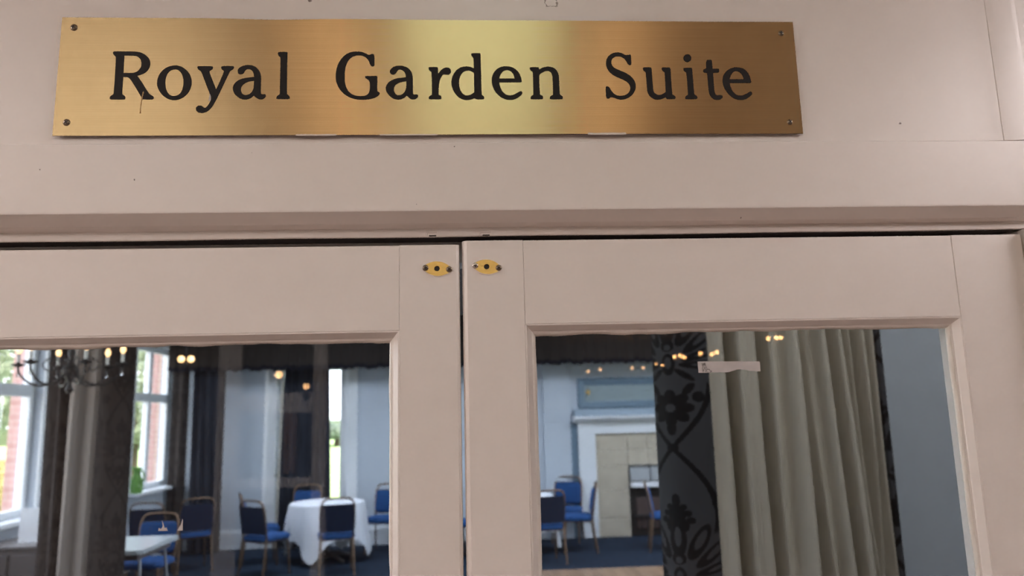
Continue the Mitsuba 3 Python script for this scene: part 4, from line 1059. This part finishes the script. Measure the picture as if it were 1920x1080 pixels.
chair(-3.85, 8.60, 5, 'navy stacking chair with a black back under the jug, left one', G3)
chair(-3.50, 8.95, 30, 'navy stacking chair with a black back nearer the dark corner curtain', G3)
chair(-3.24, 6.98, 178, 'navy stacking chair facing us behind the grey table', G3)

# bare grey table with two chairs under the side window
k = thing('side_table', 'grey topped table with thin splayed legs beside the dark curtain', 'table')
put('top', mv(extrude_z([(-.35, -.40), (-.31, -.44), (.31, -.44), (.35, -.40), (.35, .40), (.31, .44), (-.31, .44), (-.35, .40)], .70, .735), -3.19, 6.30, 0), 'grey_top', k)
put('apron', mv(box(-.29, .29, -.36, .36, .64, .70), -3.19, 6.30, 0), 'table_wood', k)
for sx in (-1, 1):
    for sy in (-1, 1):
        put('leg', tube([(-3.19 + sx * .27, 6.30 + sy * .27, .66), (-3.19 + sx * .33, 6.30 + sy * .33, .002)], .013, 8), 'fire_metal', k, smooth=True)
# dark cabinet with the white card stand
k = thing('cabinet', 'low dark cabinet below the left window, carrying the white card stand', 'cabinet')
CX0, CX1, CY0, CY1, CZ = -4.12, -3.60, 5.75, 6.45, .82
put('body', box(CX0, CX1, CY0, CY1, .06, CZ - .03, .006), 'table_wood', k)
put('top', box(CX0 - .02, CX1 + .02, CY0 - .02, CY1 + .02, CZ - .03, CZ, .006), 'table_wood', k)
put('plinth', box(CX0 + .02, CX1 - .02, CY0 + .02, CY1 - .02, 0, .06), 'iron_black', k)
for i in range(2):
    d = put('door', box(CX0 + .03 + .24 * i, CX0 + .25 + .24 * i, CY0 - .016, CY0, .10, CZ - .07, .004), 'table_wood', k)
    put('knob', mv(rot(lathe([(0, 0), (.008, 0), (.008, .012), (.014, .02), (.012, .03), (0, .033)], 10), (1, 0, 0), 90), CX0 + .22 + .06 * i, CY0 - .016, .5), 'brass_plain', d, smooth=35)
k = thing('card_stand', 'plain white card stand on the dark cabinet by the left window', 'card')
put('front_card', rot(box(-3.93, -3.75, 5.965, 5.969, CZ + .0, CZ + .285), (1, 0, 0), -3, (0, 5.967, CZ)), 'card_white', k)
put('back_card', rot(box(-3.93, -3.75, 6.015, 6.019, CZ + .0, CZ + .285), (1, 0, 0), 3, (0, 6.017, CZ)), 'card_white', k)
put('base', box(-3.93, -3.75, 5.96, 6.025, CZ, CZ + .004), 'card_white', k)
# green jug
jx, jy, jz = -4.235, 8.98 + 0.0, SILL
k = thing('jug', 'green glazed jug on the sill of the side window', 'jug')
put('body', mv(lathe([(0, 0), (.062, 0), (.075, .02), (.082, .08), (.072, .15), (.05, .21), (.043, .25), (.052, .30), (.058, .315), (.050, .315), (.036, .25), (0, .24)], 24), jx, jy, jz), 'green_glaze', k, smooth=40)
put('handle', tube(smooth_path([(jx + .04, jy - .02, jz + .28), (jx + .085, jy - .04, jz + .27), (jx + .115, jy - .06, jz + .19), (jx + .07, jy - .035, jz + .10)], 5), .011, 8), 'green_glaze', k, smooth=True)
put('spout', tube([(jx - .04, jy + .01, jz + .29), (jx - .075, jy + .02, jz + .325)], [.022, .012], 8), 'green_glaze', k, smooth=True)

# ---------------------------------------------------------------- outdoors
struct('ground', box(-60, 60, 10.6, 90, -0.4, -0.25), 'lawn', 'lawn outside the far window')
struct('ground_001', box(-60, -4.5, -40, 10.6, -0.4, -0.25), 'paving', 'pale paved drive outside the side windows')
for (x0, x1, y0, y1, w) in ((-4.91, -4.67, 7.35, 7.46, 'left side window'), (-4.84, -4.70, 10.62, 10.76, 'window with the green jug')):
    one('brick_pier', box(x0, x1, y0, y1, -0.25, 3.2, .008), 'red_brick', 'red brick pier outside the ' + w, 'pier')


def foliage(c, r, n, seed, size):
    g = np.random.default_rng(seed)
    d = g.normal(size=(n, 3))
    d /= np.linalg.norm(d, axis=1, keepdims=True)
    rad = 0.55 + 0.45 * g.random(n) ** .4
    lump = 0.75 + 0.5 * meshkit.fbm(d * 1.8 + seed, 3, seed)
    p = np.array(c) + d * (rad * lump)[:, None] * np.array(r)
    a = g.normal(size=(n, 3)); a /= np.linalg.norm(a, axis=1, keepdims=True)
    b = np.cross(a, g.normal(size=(n, 3))); b /= np.linalg.norm(b, axis=1, keepdims=True)
    s = size * (0.6 + 0.8 * g.random(n))[:, None]
    v = np.stack([p - a * s, p - b * s * .5, p + a * s, p + b * s * .5], 1).reshape(-1, 3)
    i = np.arange(n) * 4
    return trimesh.Trimesh(v, np.vstack([np.stack([i, i + 1, i + 2], 1), np.stack([i, i + 2, i + 3], 1)]), process=False)


def tree(x, y, h, r, bs, seed, label, nm='tree', n=4000, size=.16):
    k = thing(nm, label, nm)
    put('trunk', tube([(x, y, -.26), (x + .05, y, h * .3), (x, y + .05, h * .6)], [.16 * r / 2, .11 * r / 2, .05 * r / 2], 8), 'bark', k, smooth=True)
    put('foliage', foliage((x, y, h * .62), (r, r, h * .42), n, seed, size), bs, k)


tree(-13.6, 19.5, 6.0, 2.4, 'leaf_green', 3, 'tall green tree seen through the left side window')
tree(-8.35, 12.2, 1.3, .9, 'leaf_yellow', 4, 'yellow flowering bush seen through the left side window', 'shrub', 2500, .08)
tree(-19, 27, 7.5, 3.4, 'leaf_dark', 5, 'dark tree behind the green one outside the side window')
tree(-12.5, 28, 5.0, 2.4, 'leaf_green', 6, 'green tree seen through the window with the jug')
tree(-10.6, 60, 1.5, 3.2, 'leaf_dark', 8, 'low pale bush far across the lawn', 'shrub')
